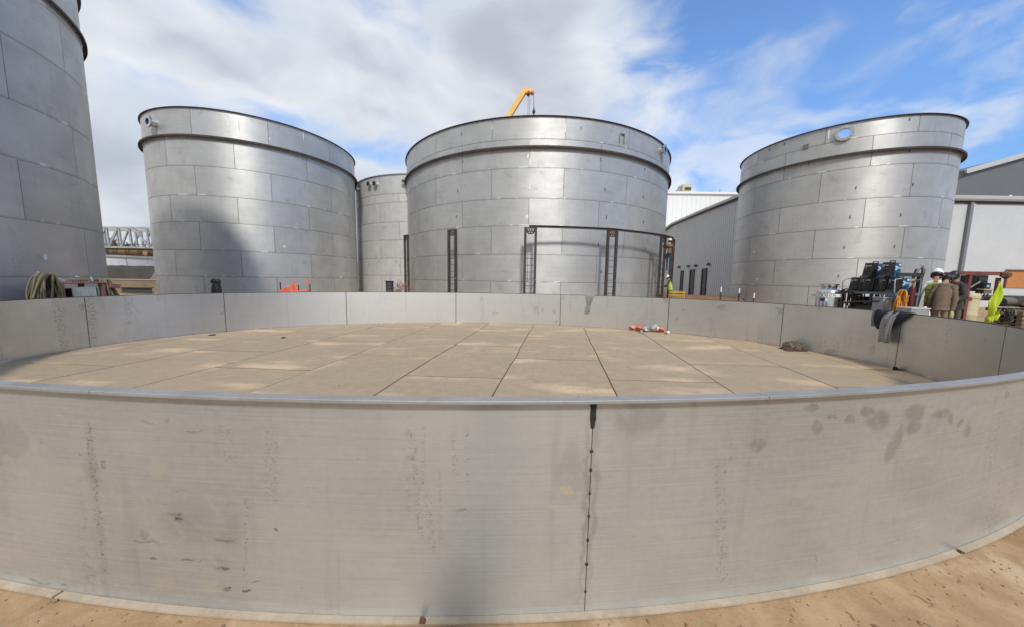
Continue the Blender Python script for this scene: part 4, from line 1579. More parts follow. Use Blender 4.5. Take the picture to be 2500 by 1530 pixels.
bg_ = thing('rubbish_sack', 'small black sack just behind the far rim before the second tank', 'sack', ground_at(527, 13.2))
mb = MB()
mb.ball((0, 0, .58), (.20, .16, .62), 12, 8)
mb.ball((.06, 0, 1.10), (.13, .10, .14), 10, 6)
mb.ball((-.09, 0, 1.12), (.10, .09, .10), 10, 6)
for v in mb.v:
    v += Vector((mnoise.noise(v * 9) * .03, 0, mnoise.noise(v * 7) * .03))
mb.build('sack_body', M['black'], bg_, True, 0, 80)

bn = thing('waste_drum', 'dark ribbed drum standing between the second and the centre tank', 'drum', ground_at(951, 17.2))
pr = [(0, 0), (.19, 0)]
for k in range(7):
    z_ = .02 + k * .15
    pr += [(.19, z_ + .02), (.205, z_ + .05), (.205, z_ + .09), (.19, z_ + .12)]
pr += [(.2, 1.12), (.2, 1.17), (0, 1.18)]
MB().lathe(pr, 18).build('drum_body', M['darkgrey'], bn, True)
MB().lathe([(.21, 1.14), (.22, 1.17), (.21, 1.2), (0, 1.2)], 18).build('lid', M['black'], bn, True)

br = thing('brush_pile', 'reddish tangle of scrap wire and twigs between the second and the centre tank', 'brush pile', ground_at(978, 17.0))
mb = MB()
rr = random.Random(4)
for _ in range(150):
    p = Vector((rr.gauss(0, .2), rr.gauss(0, .15), rr.uniform(.2, 1.0)))
    q = p + Vector((rr.gauss(0, .14), rr.gauss(0, .1), rr.gauss(0, .12)))
    mb.tube([p, (p + q) / 2 + Vector((0, 0, .03)), q], .012, 4)
tag(mb.build('twigs', M['twig'], br), kind='stuff')
MB().ball((0, 0, .3), (.35, .25, .32), 10, 6).build('heap', M['soil'], br)

bar_ = thing('barricade', 'yellow barricade with upright bars beside the climbing person', 'barricade', ground_at(1655, 15.0))
b0 = bar_.location.copy()
za, zb_ = (at(1655, 711, 15) - b0).z, (at(1655, 729, 15) - b0).z
wv = 38 * 15 / FPX
MB().box((0, 0, za - .06), (wv, .05, .06)).build('top_rail', M['yellow'], bar_)
MB().box((0, 0, za - .20), (wv, .03, .03)).build('middle_rail', M['yellow'], bar_)
MB().box((0, 0, .12), (wv, .05, .05)).build('bottom_rail', M['yellow'], bar_)
for k in range(9):
    MB().box((-wv / 2 + wv * k / 8, .03, za / 2 + .02), (.022, .022, za)).build('bar', M['yellow'], bar_)

sb = MB()
nx, ny = 60, 9
gr = []
xa, xb = at(1560, 700, 20).x, at(1880, 700, 20).x
for j in range(ny):
    for i in range(nx):
        x = xa + (xb - xa) * i / (nx - 1)
        y = 17.6 + j * .45
        h = .1 + .78 * smooth(17.5, 18.6, y) * (1 if j < ny - 1 else .6) * (1 - .25 * i / nx) + .07 * mnoise.noise((x * 1.5, y * 2, 0)) + .04 * mnoise.noise((x * 5, y * 5, 0))
        gr.append((x, y, h))
sb.raw(gr, [(j * nx + i, j * nx + i + 1, (j + 1) * nx + i + 1, (j + 1) * nx + i) for j in range(ny - 1) for i in range(nx - 1)])
tag(sb.build('soil_bank', M['soil'], None, True, 0, 80), kind='structure')
for k, (px, ty, d, lab) in enumerate(((1762, 701, 13.0, 'left'), (1807, 704, 13.0, 'middle'), (1844, 716, 13.0, 'right'))):
    g_ = ground_at(px, d)
    sk = thing('marker_stake', {'left': 'white topped marker stake farthest left, in front of the soil bank', 'middle': 'white topped marker stake with a thick dark base, at the right tank edge', 'right': 'shortest white topped marker stake, in front of the right tank'}[lab], 'stake', g_, 0, 'white topped stakes')
    h_ = at(px, ty, d).z - g_.z
    MB().box((0, 0, h_ / 2 - .1), (.06 if k == 1 else .035, .03, h_ - .2)).build('post', M['darkgrey'], sk)
    MB().lathe([(0, h_), (.024, h_ - .02), (.026, h_ - .2), (0, h_ - .2)], 10).build('cap', M['white'], sk)

# ------------------------------------------------------------------ ladder frames round the centre tank
TC = Vector((1.462, 24.256, 0))


def ladder_frame(px, ty, ang, label, w=.42, rad=9.5):
    x, y = TC.x + rad * math.sin(R(ang)), TC.y - rad * math.cos(R(ang))
    t_ = thing('ladder_frame', label, 'ladder', (x, y, gz(x, y)), R(ang), 'ladder frames round the centre tank')
    h = 3.88 - gz(x, y)
    for s_ in (-1, 1):
        mb = MB()
        xx = s_ * w / 2
        mb.box((xx, -.045, h / 2), (.11, .012, h))
        mb.box((xx - s_ * .049, .0, h / 2), (.012, .09, h - .002))
        mb.box((xx + s_ * .049, .0, h / 2 - .001), (.012, .09, h - .004))
        mb.build('stile', M['brown_steel'], t_)
    z_ = .2
    while z_ < h - 1.15:
        MB().tube([(-w / 2 + .035, .0, z_), (w / 2 - .035, .0, z_)], .014, 6).build('rung', M['brown_steel'], t_)
        z_ += .305
    # gusset plate with round holes under the cap
    hw = w / 2 - .03
    outer = [(-hw, h - .03), (-hw, h - .16), (-hw * .5, h - .27), (hw * .5, h - .27), (hw, h - .16), (hw, h - .03)]
    pts = [Vector(q) for q in outer]
    edges = [(i, (i + 1) % len(outer)) for i in range(len(outer))]
    holes = [(-.10, h - .09, .03), (0, h - .09, .03), (.10, h - .09, .03), (-.055, h - .19, .027), (.055, h - .19, .027)]
    for (hx, hz_, hr_) in holes:
        i0 = len(pts)
        for k in range(10):
            pts.append(Vector((hx + hr_ * math.cos(2 * PI * k / 10), hz_ + hr_ * math.sin(2 * PI * k / 10))))
            edges.append((i0 + k, i0 + (k + 1) % 10))
    P2, _, F2, *_r = geometry.delaunay_2d_cdt(pts, edges, [], 1, 1e-6)
    F2 = [f for f in F2 if all(((P2[f[0]] + P2[f[1]] + P2[f[2]]) / 3 - Vector((hx, hz_))).length > hr_ * .98 for hx, hz_, hr_ in holes)]
    n = len(P2)
    MB().raw([(p.x, -.02, p.y) for p in P2] + [(p.x, -.008, p.y) for p in P2], [tuple(f) for f in F2] + [tuple(i + n for i in f) for f in F2]).build('gusset_plate', M['brown_steel'], t_)
    MB().box((0, 0, h + .012), (w + .1, .14, .03)).build('cap_plate', M['rust_angle'], t_)
    MB().box((w / 2 + .03, -.05, h * .38), (.04, .03, .05)).build('clip', M['grey'], t_)
    return t_


ladder_frame(992, 572, -50.2, 'brown post frame seen edge-on at the left edge of the centre tank')
ladder_frame(1104, 562, -27.3, 'brown ladder frame left of the tank centre with no beam on its top', .40)
ladder_frame(1296, 559, -4.2, 'brown ladder frame at the tank centre where the curved top beam starts', .46)
ladder_frame(1496, 564, 18.9, 'brown ladder frame under the middle of the curved top beam', .46)
ladder_frame(1620, 577, 41.1, 'foreshortened brown ladder frame near the right edge of the centre tank', .46)
ladder_frame(1643, 588, 49.3, 'brown ladder frame farthest right, with a person climbing it', .46)


def top_beam(a0, a1, label):
    A = TC + Vector((9.5 * math.sin(R(a0)), -9.5 * math.cos(R(a0)), 3.945))
    B = TC + Vector((9.5 * math.sin(R(a1)), -9.5 * math.cos(R(a1)), 3.945))
    t_ = thing('top_beam', label, 'beam', A, 0, 'beams across the ladder frames')
    n = 10
    web, top_, bot = MB(), MB(), MB()
    for k in range(n):
        # beams are sprung slightly outwards between the frames
        def q(f_):
            p = A.lerp(B, f_)
            c = (p - TC)
            c.z = 0
            bow = .55 * 4 * f_ * (1 - f_) * (9.5 - (A.lerp(B, .5) - TC - Vector((0, 0, 3.945))).length)
            return p + c.normalized() * bow - A
        a_, b_ = q(k / n), q((k + 1) / n)
        web.bar(a_, b_, .02, .09)
        top_.bar(a_ + Vector((0, 0, .05)), b_ + Vector((0, 0, .05)), .11, .014)
    web.build('web', M['brown_steel'], t_)
    top_.build('flange', M['brown_steel'], t_)
    return t_


top_beam(-4.6, 18.9, 'long brown top beam from the centre ladder frame to the next one right')
top_beam(18.9, 41.1, 'brown top beam spanning the two right ladder frames before the shell')
top_beam(41.1, 49.5, 'short brown top beam running down to the farthest right frame')
rc = thing('steel_angle', 'thin bracket arm holding the climbing person to the right ladder frame', 'bracket', (TC.x + 9.5 * math.sin(R(45)), TC.y - 9.5 * math.cos(R(45)), 3.45), R(45))
MB().box((0, 0, 0), (1.3, .05, .05)).build('arm', M['brown_steel'], rc)
MB().box((0, .03, -.02), (1.3, .01, .09)).build('lip', M['brown_steel'], rc)

# ------------------------------------------------------------------ people
def limb_dir(a, b):
    return (Vector(b) - Vector(a)).normalized()


def make_hand(wrist, elbow, thumb_side, mt, parent, curl=.5):
    """palm, four unequal bent fingers and a thumb, in one mesh"""
    w = Vector(wrist)
    d = limb_dir(elbow, wrist)
    s_ = d.cross(Vector((0, 1, 0)))
    if s_.length < .2:
        s_ = d.cross(Vector((0, 0, 1)))
    s_.normalize()
    n = s_.cross(d).normalized()
    if thumb_side < 0:
        n = -n
    mb = MB()
    mb.tube([w - d * .02, w + d * .02, w + d * .06, w + d * .095], [.026, .032, .038, .03], 8)
    for k, L in enumerate((.070, .080, .074, .058)):
        b = w + d * .085 + s_ * (.030 - k * .020)
        p1 = b + d * L * .45 + n * .004
        p2 = p1 + (d * math.cos(curl) + n * math.sin(curl)) * L * .33
        p3 = p2 + (d * math.cos(curl * 2) + n * math.sin(curl * 2)) * L * .28
        mb.tube([b, p1, p2, p3], [.0105, .0095, .0085, .006], 6)
    b = w + d * .03 + s_ * .03
    p1 = b + s_ * .025 + d * .03 + n * .01
    mb.tube([b, p1, p1 + d * .03 + n * .012], [.013, .011, .008], 6)
    return mb.build('hand', mt, parent, True, 0, 70)


def person(label, loc, rz, J, cloth, scale=1.0, hat=None, vest=False, harness=False, glove=None, coat=None, slim=.74):
    """J: joints in metres, x right, y forward, z up. cloth: bone -> material"""
    t_ = thing('person', label, 'person', loc, rz)
    t_.scale = (scale * slim, scale * slim, scale)
    names, edges, rad = [], [], {}
    chain = [('pelvis', 'waist'), ('waist', 'chest'), ('chest', 'collar'), ('collar', 'neck'), ('neck', 'head'), ('head', 'crown'), ('head', 'nose')]
    for s_ in 'LR':
        chain += [('collar', 'sho' + s_), ('sho' + s_, 'elb' + s_), ('elb' + s_, 'wri' + s_), ('pelvis', 'hip' + s_), ('hip' + s_, 'kne' + s_), ('kne' + s_, 'ank' + s_), ('ank' + s_, 'toe' + s_)]
    R_ = dict(pelvis=(.150, .120), waist=(.135, .115), chest=(.150, .125), collar=(.115, .10), neck=(.058, .058), head=(.080, .088), crown=(.062, .066), nose=(.016, .016),
              sho=(.072, .072), elb=(.048, .048), wri=(.034, .034), hip=(.098, .10), kne=(.066, .066), ank=(.048, .048), toe=(.040, .034))
    names = list(J)
    idx = {n: i for i, n in enumerate(names)}
    me = bpy.data.meshes.new('body')
    me.from_pydata([J[n] for n in names], [(idx[a], idx[b]) for a, b in chain], [])
    tmp = bpy.data.objects.new('tmp_body', me)
    COL.objects.link(tmp)
    sk = tmp.modifiers.new('skin', 'SKIN')
    sk.use_smooth_shade = True
    sb_ = tmp.modifiers.new('sub', 'SUBSURF')
    sb_.levels = sb_.render_levels = 2
    if not me.skin_vertices:
        me.skin_vertices.new() if hasattr(me.skin_vertices, 'new') else None
    lay = me.skin_vertices[0].data
    for n in names:
        r_ = R_.get(n, R_.get(n[:-1]))
        lay[idx[n]].radius = r_
        lay[idx[n]].use_root = (n == 'pelvis')
    dg = bpy.context.evaluated_depsgraph_get()
    dg.update()
    bme = bpy.data.meshes.new_from_object(tmp.evaluated_get(dg))
    bpy.data.objects.remove(tmp)
    bme.materials.clear()
    mats = []
    for b in chain:
        mt = cloth.get(b[1], cloth.get(b[1][:-1]))
        if mt not in mats:
            mats.append(mt)
    for mt in mats:
        bme.materials.append(mt)
    segs = [(Vector(J[a]), Vector(J[b]), mats.index(cloth.get(b, cloth.get(b[:-1])))) for a, b in chain]
    for p in bme.polygons:
        c = Vector((0, 0, 0))
        for v in p.vertices:
            c += bme.vertices[v].co
        c /= len(p.vertices)
        best = (9, 0)
        for a, b, k in segs:
            q = b - a
            f_ = max(0, min(1, (c - a).dot(q) / q.length_squared))
            dist = (a + q * f_ - c).length
            if dist < best[0]:
                best = (dist, k)
        p.material_index = best[1]
        p.use_smooth = True
    bme.name = 'body'
    put(bme, 'body', t_)
    hd = Vector(J['head'])
    up = limb_dir(J['neck'], J['crown'])
    fw = (Vector(J['nose']) - hd).normalized()
    sd_ = fw.cross(up).normalized()
    fw = up.cross(sd_)
    B = Matrix((sd_, fw, up)).transposed()
    # eyes, mouth and ears
    mb = MB()
    for s_ in (-1, 1):
        mb.ball(hd + B @ Vector((s_ * .032, .078, .012)), .010, 6, 4)
    mb.ball(hd + B @ Vector((0, .082, -.052)), (.022, .006, .005), 6, 4, B)
    mb.build('face_features', M['hair'], t_)
    mb = MB()
    for s_ in (-1, 1):
        mb.ball(hd + B @ Vector((s_ * .083, -.004, 0)), (.012, .022, .034), 6, 5, B)
    mb.build('ears', cloth['nose'], t_)
    mb = MB()
    mb.ball(hd + B @ Vector((0, -.022, .035)), (.089, .092, .088), 12, 7, B)
    mb.build('hair', M['hair'], t_, True)
    for s_, sg in (('L', -1), ('R', 1)):
        make_hand(J['wri' + s_], J['elb' + s_], sg, glove or cloth.get('hand', M['skin']), t_)
    if hat == 'hard':
        mb = MB()
        mb.lathe([(.128, 0), (.128, .035), (.118, .085), (.088, .128), (.045, .150), (0, .155)], 20, hd + B @ Vector((0, 0, .045)), rot=B)
        mb.prism([hd + B @ Vector(p) for p in ((-.10, .07, .045), (-.075, .165, .04), (.075, .165, .04), (.10, .07, .045))], B @ Vector((0, 0, .012)))
        h_ = mb.build('hard_hat', M['white'], t_, True)
        mb = MB()
        mb.lathe([(.131, -.028), (.131, .02), (.12, .02), (.12, -.028), (.131, -.028)], 20, hd + B @ Vector((0, 0, .035)), rot=B)
        mb.build('head_band', M['black'], t_, True)
    elif hat == 'hood':
        mb = MB()
        mb.lathe([(.118, -.03), (.125, .02), (.112, .085), (.06, .13), (0, .14)], 16, hd + B @ Vector((0, -.01, .035)), rot=B)
        mb.ball(hd + B @ Vector((0, .13, .10)), (.13, .10, .085), 12, 7, B)
        mb.build('welding_hood', M['black'], t_, True)
        MB().box(hd + B @ Vector((.0, .225, .12)), (.12, .02, .07), B).build('hood_window', M['darkgrey'], t_)
    if vest:
        mb = MB()
        ws, ch, cl = Vector(J['pelvis']), Vector(J['chest']), Vector(J['collar'])
        sp = [ws.lerp(Vector(J['waist']), .1), Vector(J['waist']), Vector(J['waist']).lerp(ch, .5), ch, ch.lerp(cl, .6), cl + (cl - ch).normalized() * .06]
        rx_ = [.185, .175, .18, .19, .175, .10]
        ry_ = [.165, .155, .16, .165, .14, .08]
        n = 18
        i0 = []
        for p, a_, b_ in zip(sp, rx_, ry_):
            i0.append([p + Vector((a_ * math.cos(2 * PI * k / n), b_ * math.sin(2 * PI * k / n), 0)) for k in range(n)])
        vs = [q for row in i0 for q in row]
        mb.raw(vs, [(j * n + k, j * n + (k + 1) % n, (j + 1) * n + (k + 1) % n, (j + 1) * n + k) for j in range(len(sp) - 1) for k in range(n)])
        v_ = mb.build('safety_vest', M['hivis'], t_, True)
        mb = MB()
        for j in (1, 3):
            mb.tube([q + (q - sp[j]) * .02 for q in i0[j]], .016, 5, True)
        mb.build('reflective_band', M['grey'], v_)
    if coat:
        ws, ch, cl = Vector(J['pelvis']), Vector(J['chest']), Vector(J['collar'])
        sp = [ws - (ch - ws).normalized() * .12, ws, Vector(J['waist']), Vector(J['waist']).lerp(ch, .5), ch, ch.lerp(cl, .6), cl + (cl - ch).normalized() * .07]
        n = 24
        vs = []
        for j, (p, a_, b_) in enumerate(zip(sp, (.215, .20, .195, .205, .215, .20, .085), (.19, .18, .17, .18, .185, .16, .085))):
            for k in range(n):
                w = 2 * PI * k / n
                f_ = 1 + .10 * mnoise.noise(Vector((math.cos(w) * 2, math.sin(w) * 2, j * .9)))
                vs.append(p + Vector((a_ * f_ * math.cos(w), b_ * f_ * math.sin(w), 0)))
        MB().raw(vs, [(j * n + k, j * n + (k + 1) % n, (j + 1) * n + (k + 1) % n, (j + 1) * n + k) for j in range(len(sp) - 1) for k in range(n)]).build('jacket', coat, t_, True)
        for s_ in 'LR':
            A_, B_, C_ = Vector(J['sho' + s_]), Vector(J['elb' + s_]), Vector(J['wri' + s_])
            pts, rs = [], []
            for k in range(13):
                f_ = k / 12
                pts.append(A_.lerp(B_, f_ * 2) if f_ < .5 else B_.lerp(C_, (f_ - .5) * 1.9))
                rs.append((.095 - .035 * f_) * (1 + .10 * math.sin(k * 2.3)))
            MB().tube(pts, rs, 12).build('sleeve', coat, t_, True, 0, 80)
    if harness:
        mb = MB()
        for z_, r_ in ((J['pelvis'], .165), (J['chest'], .17)):
            mb.tube([Vector(z_) + Vector((r_ * math.cos(w), r_ * .85 * math.sin(w), .03)) for w in [2 * PI * k / 16 for k in range(16)]], .02, 5, True)
        mb.build('harness', M['black'], t_)
        MB().box(Vector(J['pelvis']) + Vector((-.2, -.05, -.12)), (.12, .16, .24)).build('tool_pouch', M['black'], t_)
    return t_


def stand(lean=0.0, armL=None, armR=None, legs=None, nod=.0):
    J = dict(pelvis=(0, 0, .95), waist=(0, 0, 1.10), chest=(0, .005, 1.29), collar=(0, 0, 1.42), neck=(0, 0, 1.50), head=(0, .02, 1.615), crown=(0, .01, 1.70), nose=(0, .115, 1.60),
             shoL=(-.185, 0, 1.41), elbL=(-.25, -.02, 1.13), wriL=(-.26, .06, .88), shoR=(.185, 0, 1.41), elbR=(.25, -.02, 1.13), wriR=(.26, .06, .88),
             hipL=(-.10, 0, .90), kneL=(-.115, .02, .49), ankL=(-.12, -.01, .09), toeL=(-.135, .15, .035), hipR=(.10, 0, .90), kneR=(.115, .02, .49), ankR=(.12, -.01, .09), toeR=(.135, .15, .035))
    if armL:
        J['elbL'], J['wriL'] = armL
    if armR:
        J['elbR'], J['wriR'] = armR
    if legs:
        J.update(legs)
    up = ('waist', 'chest', 'collar', 'neck', 'head', 'crown', 'nose', 'shoL', 'elbL', 'wriL', 'shoR', 'elbR', 'wriR')
    if lean:
        rot = Matrix.Rotation(-lean, 3, 'X')
        for n in up:
            f_ = .5 if n == 'waist' else 1
            rr_ = Matrix.Rotation(-lean * f_, 3, 'X')
            J[n] = tuple(rr_ @ (Vector(J[n]) - Vector((0, 0, .95))) + Vector((0, 0, .95)))
    if nod:
        rot = Matrix.Rotation(-nod, 3, 'X')
        for n in ('head', 'crown', 'nose'):
            J[n] = tuple(rot @ (Vector(J[n]) - Vector(J['neck'])) + Vector(J['neck']))
    return J


def outfit(shirt, sleeve, fore, leg, boot, skin=None):
    skin = skin or M['skin']
    return dict(waist=shirt, chest=shirt, collar=shirt, neck=skin, head=skin, crown=skin, nose=skin, sho=shirt, elb=sleeve, wri=fore, hip=leg, kne=leg, ank=leg, toe=boot, hand=skin)


def feet(px, d, z=None):
    p = at(px, 690, d)
    return (p.x, p.y, gz(p.x, p.y) if z is None else z)


# the group on the right
pA = feet(2284, 7.95)
person('person in a white hard hat and yellow safety vest over a white T-shirt, arms hanging', pA, R(-55),
       stand(.16, ((-.27, -.06, 1.15), (-.29, .02, .88)), ((.26, .02, 1.15), (.22, .12, .90)), None, .35), outfit(M['white'], M['white'], M['skin_tan'], M['trouser'], M['boot'], M['skin_tan']), 1.04, 'hard', True)
pB = feet(2305, 7.6)
person('person in a brown canvas jacket leaning forward, seen from behind', pB, R(-62),
       stand(.42, ((-.27, .0, 1.14), (-.27, .06, .86)), ((.27, .02, 1.13), (.25, .08, .86)), None, .5), outfit(M['coat'], M['coat'], M['coat'], M['trouser'], M['boot']), 1.02, 'hood', False, False, M['cream'], M['coat'], .66)
pC = feet(2340, 8.05)
person('person in charcoal coveralls with a raised black welding hood beside the red frame', pC, R(95),
       stand(.22, ((-.30, .1, 1.15), (-.12, .32, 1.08)), ((.30, .1, 1.15), (.12, .32, 1.08)), None, .35), outfit(M['coverall'], M['coverall'], M['coverall'], M['olive_cloth'], M['boot']), 1.03, 'hood', False, False, None, M['coverall'], .66)
# the climber and the helper at the right ladder frame
AN = 47.0
lx, ly = TC.x + 9.75 * math.sin(R(AN)), TC.y - 9.75 * math.cos(R(AN))
clm = dict(kneL=(-.11, .16, .55), ankL=(-.10, .06, .14), toeL=(-.10, .20, .10), kneR=(.11, .10, .52), ankR=(.10, .02, .09), toeR=(.10, .16, .05))
pz = at(1631, 664, 17.3)
person('person in a white hard hat and brown jacket climbing the farthest right ladder frame', (pz.x, pz.y, 2.12), R(-25),
       stand(.05, ((-.24, .22, 1.22), (-.16, .38, 1.45)), ((.24, .22, 1.22), (.16, .40, 1.40)), clm, .1), outfit(M['coat'], M['coat'], M['skin'], M['denim'], M['boot']), .98, 'hard', False, True)
pz = at(1637, 700, 17.6)
person('person in a yellow vest standing at the foot of the farthest right ladder', (pz.x, pz.y, gz(pz.x, pz.y) + .0), R(60),
       stand(.25, ((-.28, .12, 1.2), (-.12, .36, 1.28)), ((.28, .12, 1.2), (.14, .38, 1.22)), None, .2), outfit(M['coverall'], M['coverall'], M['coverall'], M['denim'], M['boot']), 1.0, 'hard', True)
# the photographer stands behind the lens; the shadow falls on the near wall
person('person taking the picture, seen only as a soft shadow on the near wall', (0.0, -.20, 0), 0,
       stand(0, ((-.25, -.02, 1.16), (-.10, .05, 1.33)), ((.25, -.02, 1.16), (.10, .05, 1.33))), outfit(M['navy_cloth'], M['navy_cloth'], M['skin'], M['denim'], M['boot']), 1.0, slim=1.0)

# ------------------------------------------------------------------ welding rack on the right
rk = thing('welder_rack', 'dark steel rack holding a stack of welding machines on the right', 'rack', (9.27, 8.51, gz(9.27, 8.51)))
g0z = rk.location.z
ZS = 1.46 - g0z
MB().box((.2, 0, ZS - .03), (.62, 1.35, .06)).build('shelf', M['bluegrey'], rk)
for (x_, y_) in ((-.05, -.62), (-.05, .62), (.45, -.62), (.45, .62), (-.05, .25), (-.05, -.1)):
    MB().box((x_, y_, ZS / 2 - .03), (.05, .05, ZS - .06)).build('leg', M['darkgrey'], rk)
MB().box((.2, 0, .75 - g0z + .15), (.6, 1.3, .04)).build('lower_shelf', M['darkgrey'], rk)
for s_ in (-.62, .62):
    MB().tube([(-.08, s_, ZS), (-.1, s_, ZS + .25), (-.06, s_ * .95, ZS + .32), (.1, s_ * .95, ZS + .34)], .014, 6).build('guard_bar', M['grey'], rk)


def welder(loc, w, l, h, label, back=M['blue'], logo=True):
    """machine whose front faces -X; w across (Y), l deep (X)"""
    t_ = thing('welding_machine', label, 'welder', loc, 0, 'welding machines on the rack')
    mb = MB()
    mb.box((l / 2, 0, h / 2), (l, w - .012, h - .01))
    mb.build('case', back, t_, False, .008)
    mb = MB()
    mb.prism([(-.075, -w / 2, .02), (-.02, -w / 2, h + .012), (.09, -w / 2, h + .012), (.09, -w / 2, .02)], (0, w, 0))
    fr = mb.build('front_cover', M['black'], t_, False, .01)
    for k, (y_, z_) in enumerate(((-.06, .30), (.05, .30))):
        MB().lathe([(0, -.02), (.025, -.02), (.022, .02), (0, .02)], 10, (-.03 - (h * z_ < .2) * .02, y_ * w / .25, h * .55), rot=Matrix.Rotation(-PI / 2, 3, 'Y')).build('knob', M['darkgrey'], fr)
    MB().box((-.035, w * .28, h * .78), (.02, w * .22, h * .22), Matrix.Rotation(-.14, 3, 'Y')).build('label_plate', M['grey'], t_)
    MB().box((-.03, -w * .1, h * .82), (.012, w * .32, h * .05), Matrix.Rotation(-.14, 3, 'Y')).build('front_lettering', M['white'], t_)
    MB().tube([(l * .25, 0, h), (l * .25, 0, h + .05), (l * .75, 0, h + .05), (l * .75, 0, h)], .012, 6).build('handle', M['black'], t_)
    for k in range(3):
        MB().tube([(-.06, w * (.3 - .3 * k), .06), (-.16, w * (.3 - .3 * k), .0), (-.18, w * (.25 - .28 * k), -.25), (-.1, w * (.2 - .25 * k), -.55)], .013, 6).build('cable', M['rubber'], t_)
    if logo:
        # round toothed emblem and lettering on the side that faces the light
        mb = MB()
        n = 28
        ro, ri = h * .155, h * .085
        vs = []
        for k in range(n):
            a_ = 2 * PI * k / n
            r_ = ro * (1.0 if k % 4 < 2 else .84)
            vs.append((l * .38 + r_ * math.cos(a_), -w / 2 + .003, h * .64 + r_ * math.sin(a_)))
        for k in range(n):
            a_ = 2 * PI * k / n
            vs.append((l * .38 + ri * math.cos(a_), -w / 2 + .003, h * .64 + ri * math.sin(a_)))
        mb.raw(vs, [(k, (k + 1) % n, n + (k + 1) % n, n + k) for k in range(n)])
        mb.build('emblem', M['white'], t_)
        M4 = Matrix.Translation((l * .73, -w / 2 + .003, h * .64)) @ Matrix.Rotation(PI / 2, 4, 'X')
        text_part('side_lettering', 'Miller', h * .20, M['white'], t_, M4, .0008)
        MB().box((l * .82, -w / 2 + .004, h * .86), (l * .18, .004, h * .12)).build('sticker', M['white'], t_)
    return t_


yr = lambda d: d * .994 - 8.42 - .0
zl = 1.46
welder((9.345, 8.955, zl), .22, .42, .36, 'black fronted welder farthest left on the rack shelf', M['black'], False)
welder((9.345, 8.65, zl), .36, .42, .36, 'wide dark grey welder second from the left on the rack shelf', M['darkgrey'], False)
welder((9.345, 8.28, zl), .20, .42, .36, 'black fronted welder third from the left, below the right upper one', M['black'], False)
welder((9.345, 8.05, zl), .21, .26, .36, 'blue welder lowest and farthest right on the rack shelf, big side emblem')
welder((9.345, 8.645, zl + .362), .23, .27, .37, 'upper left blue welder of the two on top of the stack')
welder((9.345, 8.245, zl + .362), .20, .24, .37, 'upper right blue welder of the two on top of the stack')


def thing_box(name, label, cat, loc, size, mt, rz_=0, lidm=None):
    t_ = thing(name, label, cat, loc, rz_)
    x, y, z = size
    mb = MB()
    mb.box((0, 0, z / 2 - .01), (x, y, z - .02), None, 0, 1.0)
    mb.build('body', mt, t_, False, .012)
    MB().box((0, 0, z - .012), (x + .02, y + .02, .03)).build('lid', lidm or mt, t_, False, .006)
    MB().box((0, -y / 2 - .012, z * .6), (x * .25, .02, .03)).build('handle', M['darkgrey'], t_)
    return t_


# under the shelf
p = at(2116, 750, 8.55)
tbx = thing('tool_bin', 'open dark bin of tangled cable under the welder rack shelf', 'bin', (9.45, 8.52, g0z + .72))
for (c_, s_) in (((0, 0, .02), (.5, .55, .04)), ((.24, 0, .2), (.03, .55, .36)), ((0, .27, .2), (.5, .03, .36)), ((0, -.27, .2), (.5, .03, .36)), ((-.24, 0, .09), (.03, .55, .14))):
    MB().box(c_, s_).build('panel', M['darkgrey'], tbx)
rr = random.Random(8)
for k in range(7):
    pts = [(rr.uniform(-.22, .15), rr.uniform(-.22, .22), .08 + .2 * rr.random()) for _ in range(5)]
    MB().tube(pts, .012, 6).build('cable', M['rubber'] if k % 3 else M['grey'], tbx, True)
p = at(2158, 757, 8.0)
thing_box('gas_cabinet', 'pale grey cabinet with chipped paint below the blue welder', 'cabinet', (p.x + .02, p.y, g0z), (.34, .3, 1.22 - g0z + .12), M['grey'], R(-12))
p = at(2186, 757, 7.85)
thing_box('control_cabinet', 'blue grey cabinet between the pale cabinet and the orange hose', 'cabinet', (p.x, p.y, g0z), (.2, .3, 1.30 - g0z + .1), M['bluegrey'])
p = at(2078, 716, 8.95)
coil('cable_coil', 'black cable coil hanging at the left end of the welder rack', 'cable', (p.x - .12, p.y, 1.52), R(-45), .36, .95, 10, .014, [M['rubber'], M['darkgrey'], M['rubber']], 12, .05, .2, 'coiled cables')
p = at(2204, 712, 7.55)
coil('hose_coil', 'bright orange hose coil hanging right of the blue welder', 'hose', (p.x, p.y, at(2204, 708, 7.55).z), R(-35), .13, .56, 12, .011, [M['orange_hose']], 14, 0, .10, 'coiled hoses')

# goal post frame and gas cylinder
p = at(2236, 745, 7.95)
gf = thing('post_frame', 'black steel goal post frame behind the orange hose', 'frame', (p.x, p.y, gz(p.x, p.y)))
ztop = at(2238, 667, 7.95).z - gf.location.z
MB().box((0, 0, ztop / 2), (.07, .07, ztop)).build('post', M['darkgrey'], gf)
MB().box((-.26, 0, ztop - .05), (.58, .06, .09)).build('beam', M['darkgrey'], gf)
p = at(2222, 745, 7.8)
gc = thing('gas_cylinder', 'maroon gas cylinder with brass valve standing inside the black frame', 'gas cylinder', (p.x, p.y, gz(p.x, p.y)))
zc = at(2222, 697, 7.8).z - gc.location.z
MB().lathe([(0, 0), (.055, 0), (.058, .02), (.058, zc - .10), (.045, zc - .04), (.02, zc), (0, zc)], 16).build('cylinder', M['maroon'], gc, True)
MB().lathe([(0, 0), (.016, 0), (.016, .05), (.025, .06), (.025, .09), (0, .1)], 10, (0, 0, zc - .005)).build('valve', M['brass'], gc, True)
mb = MB()
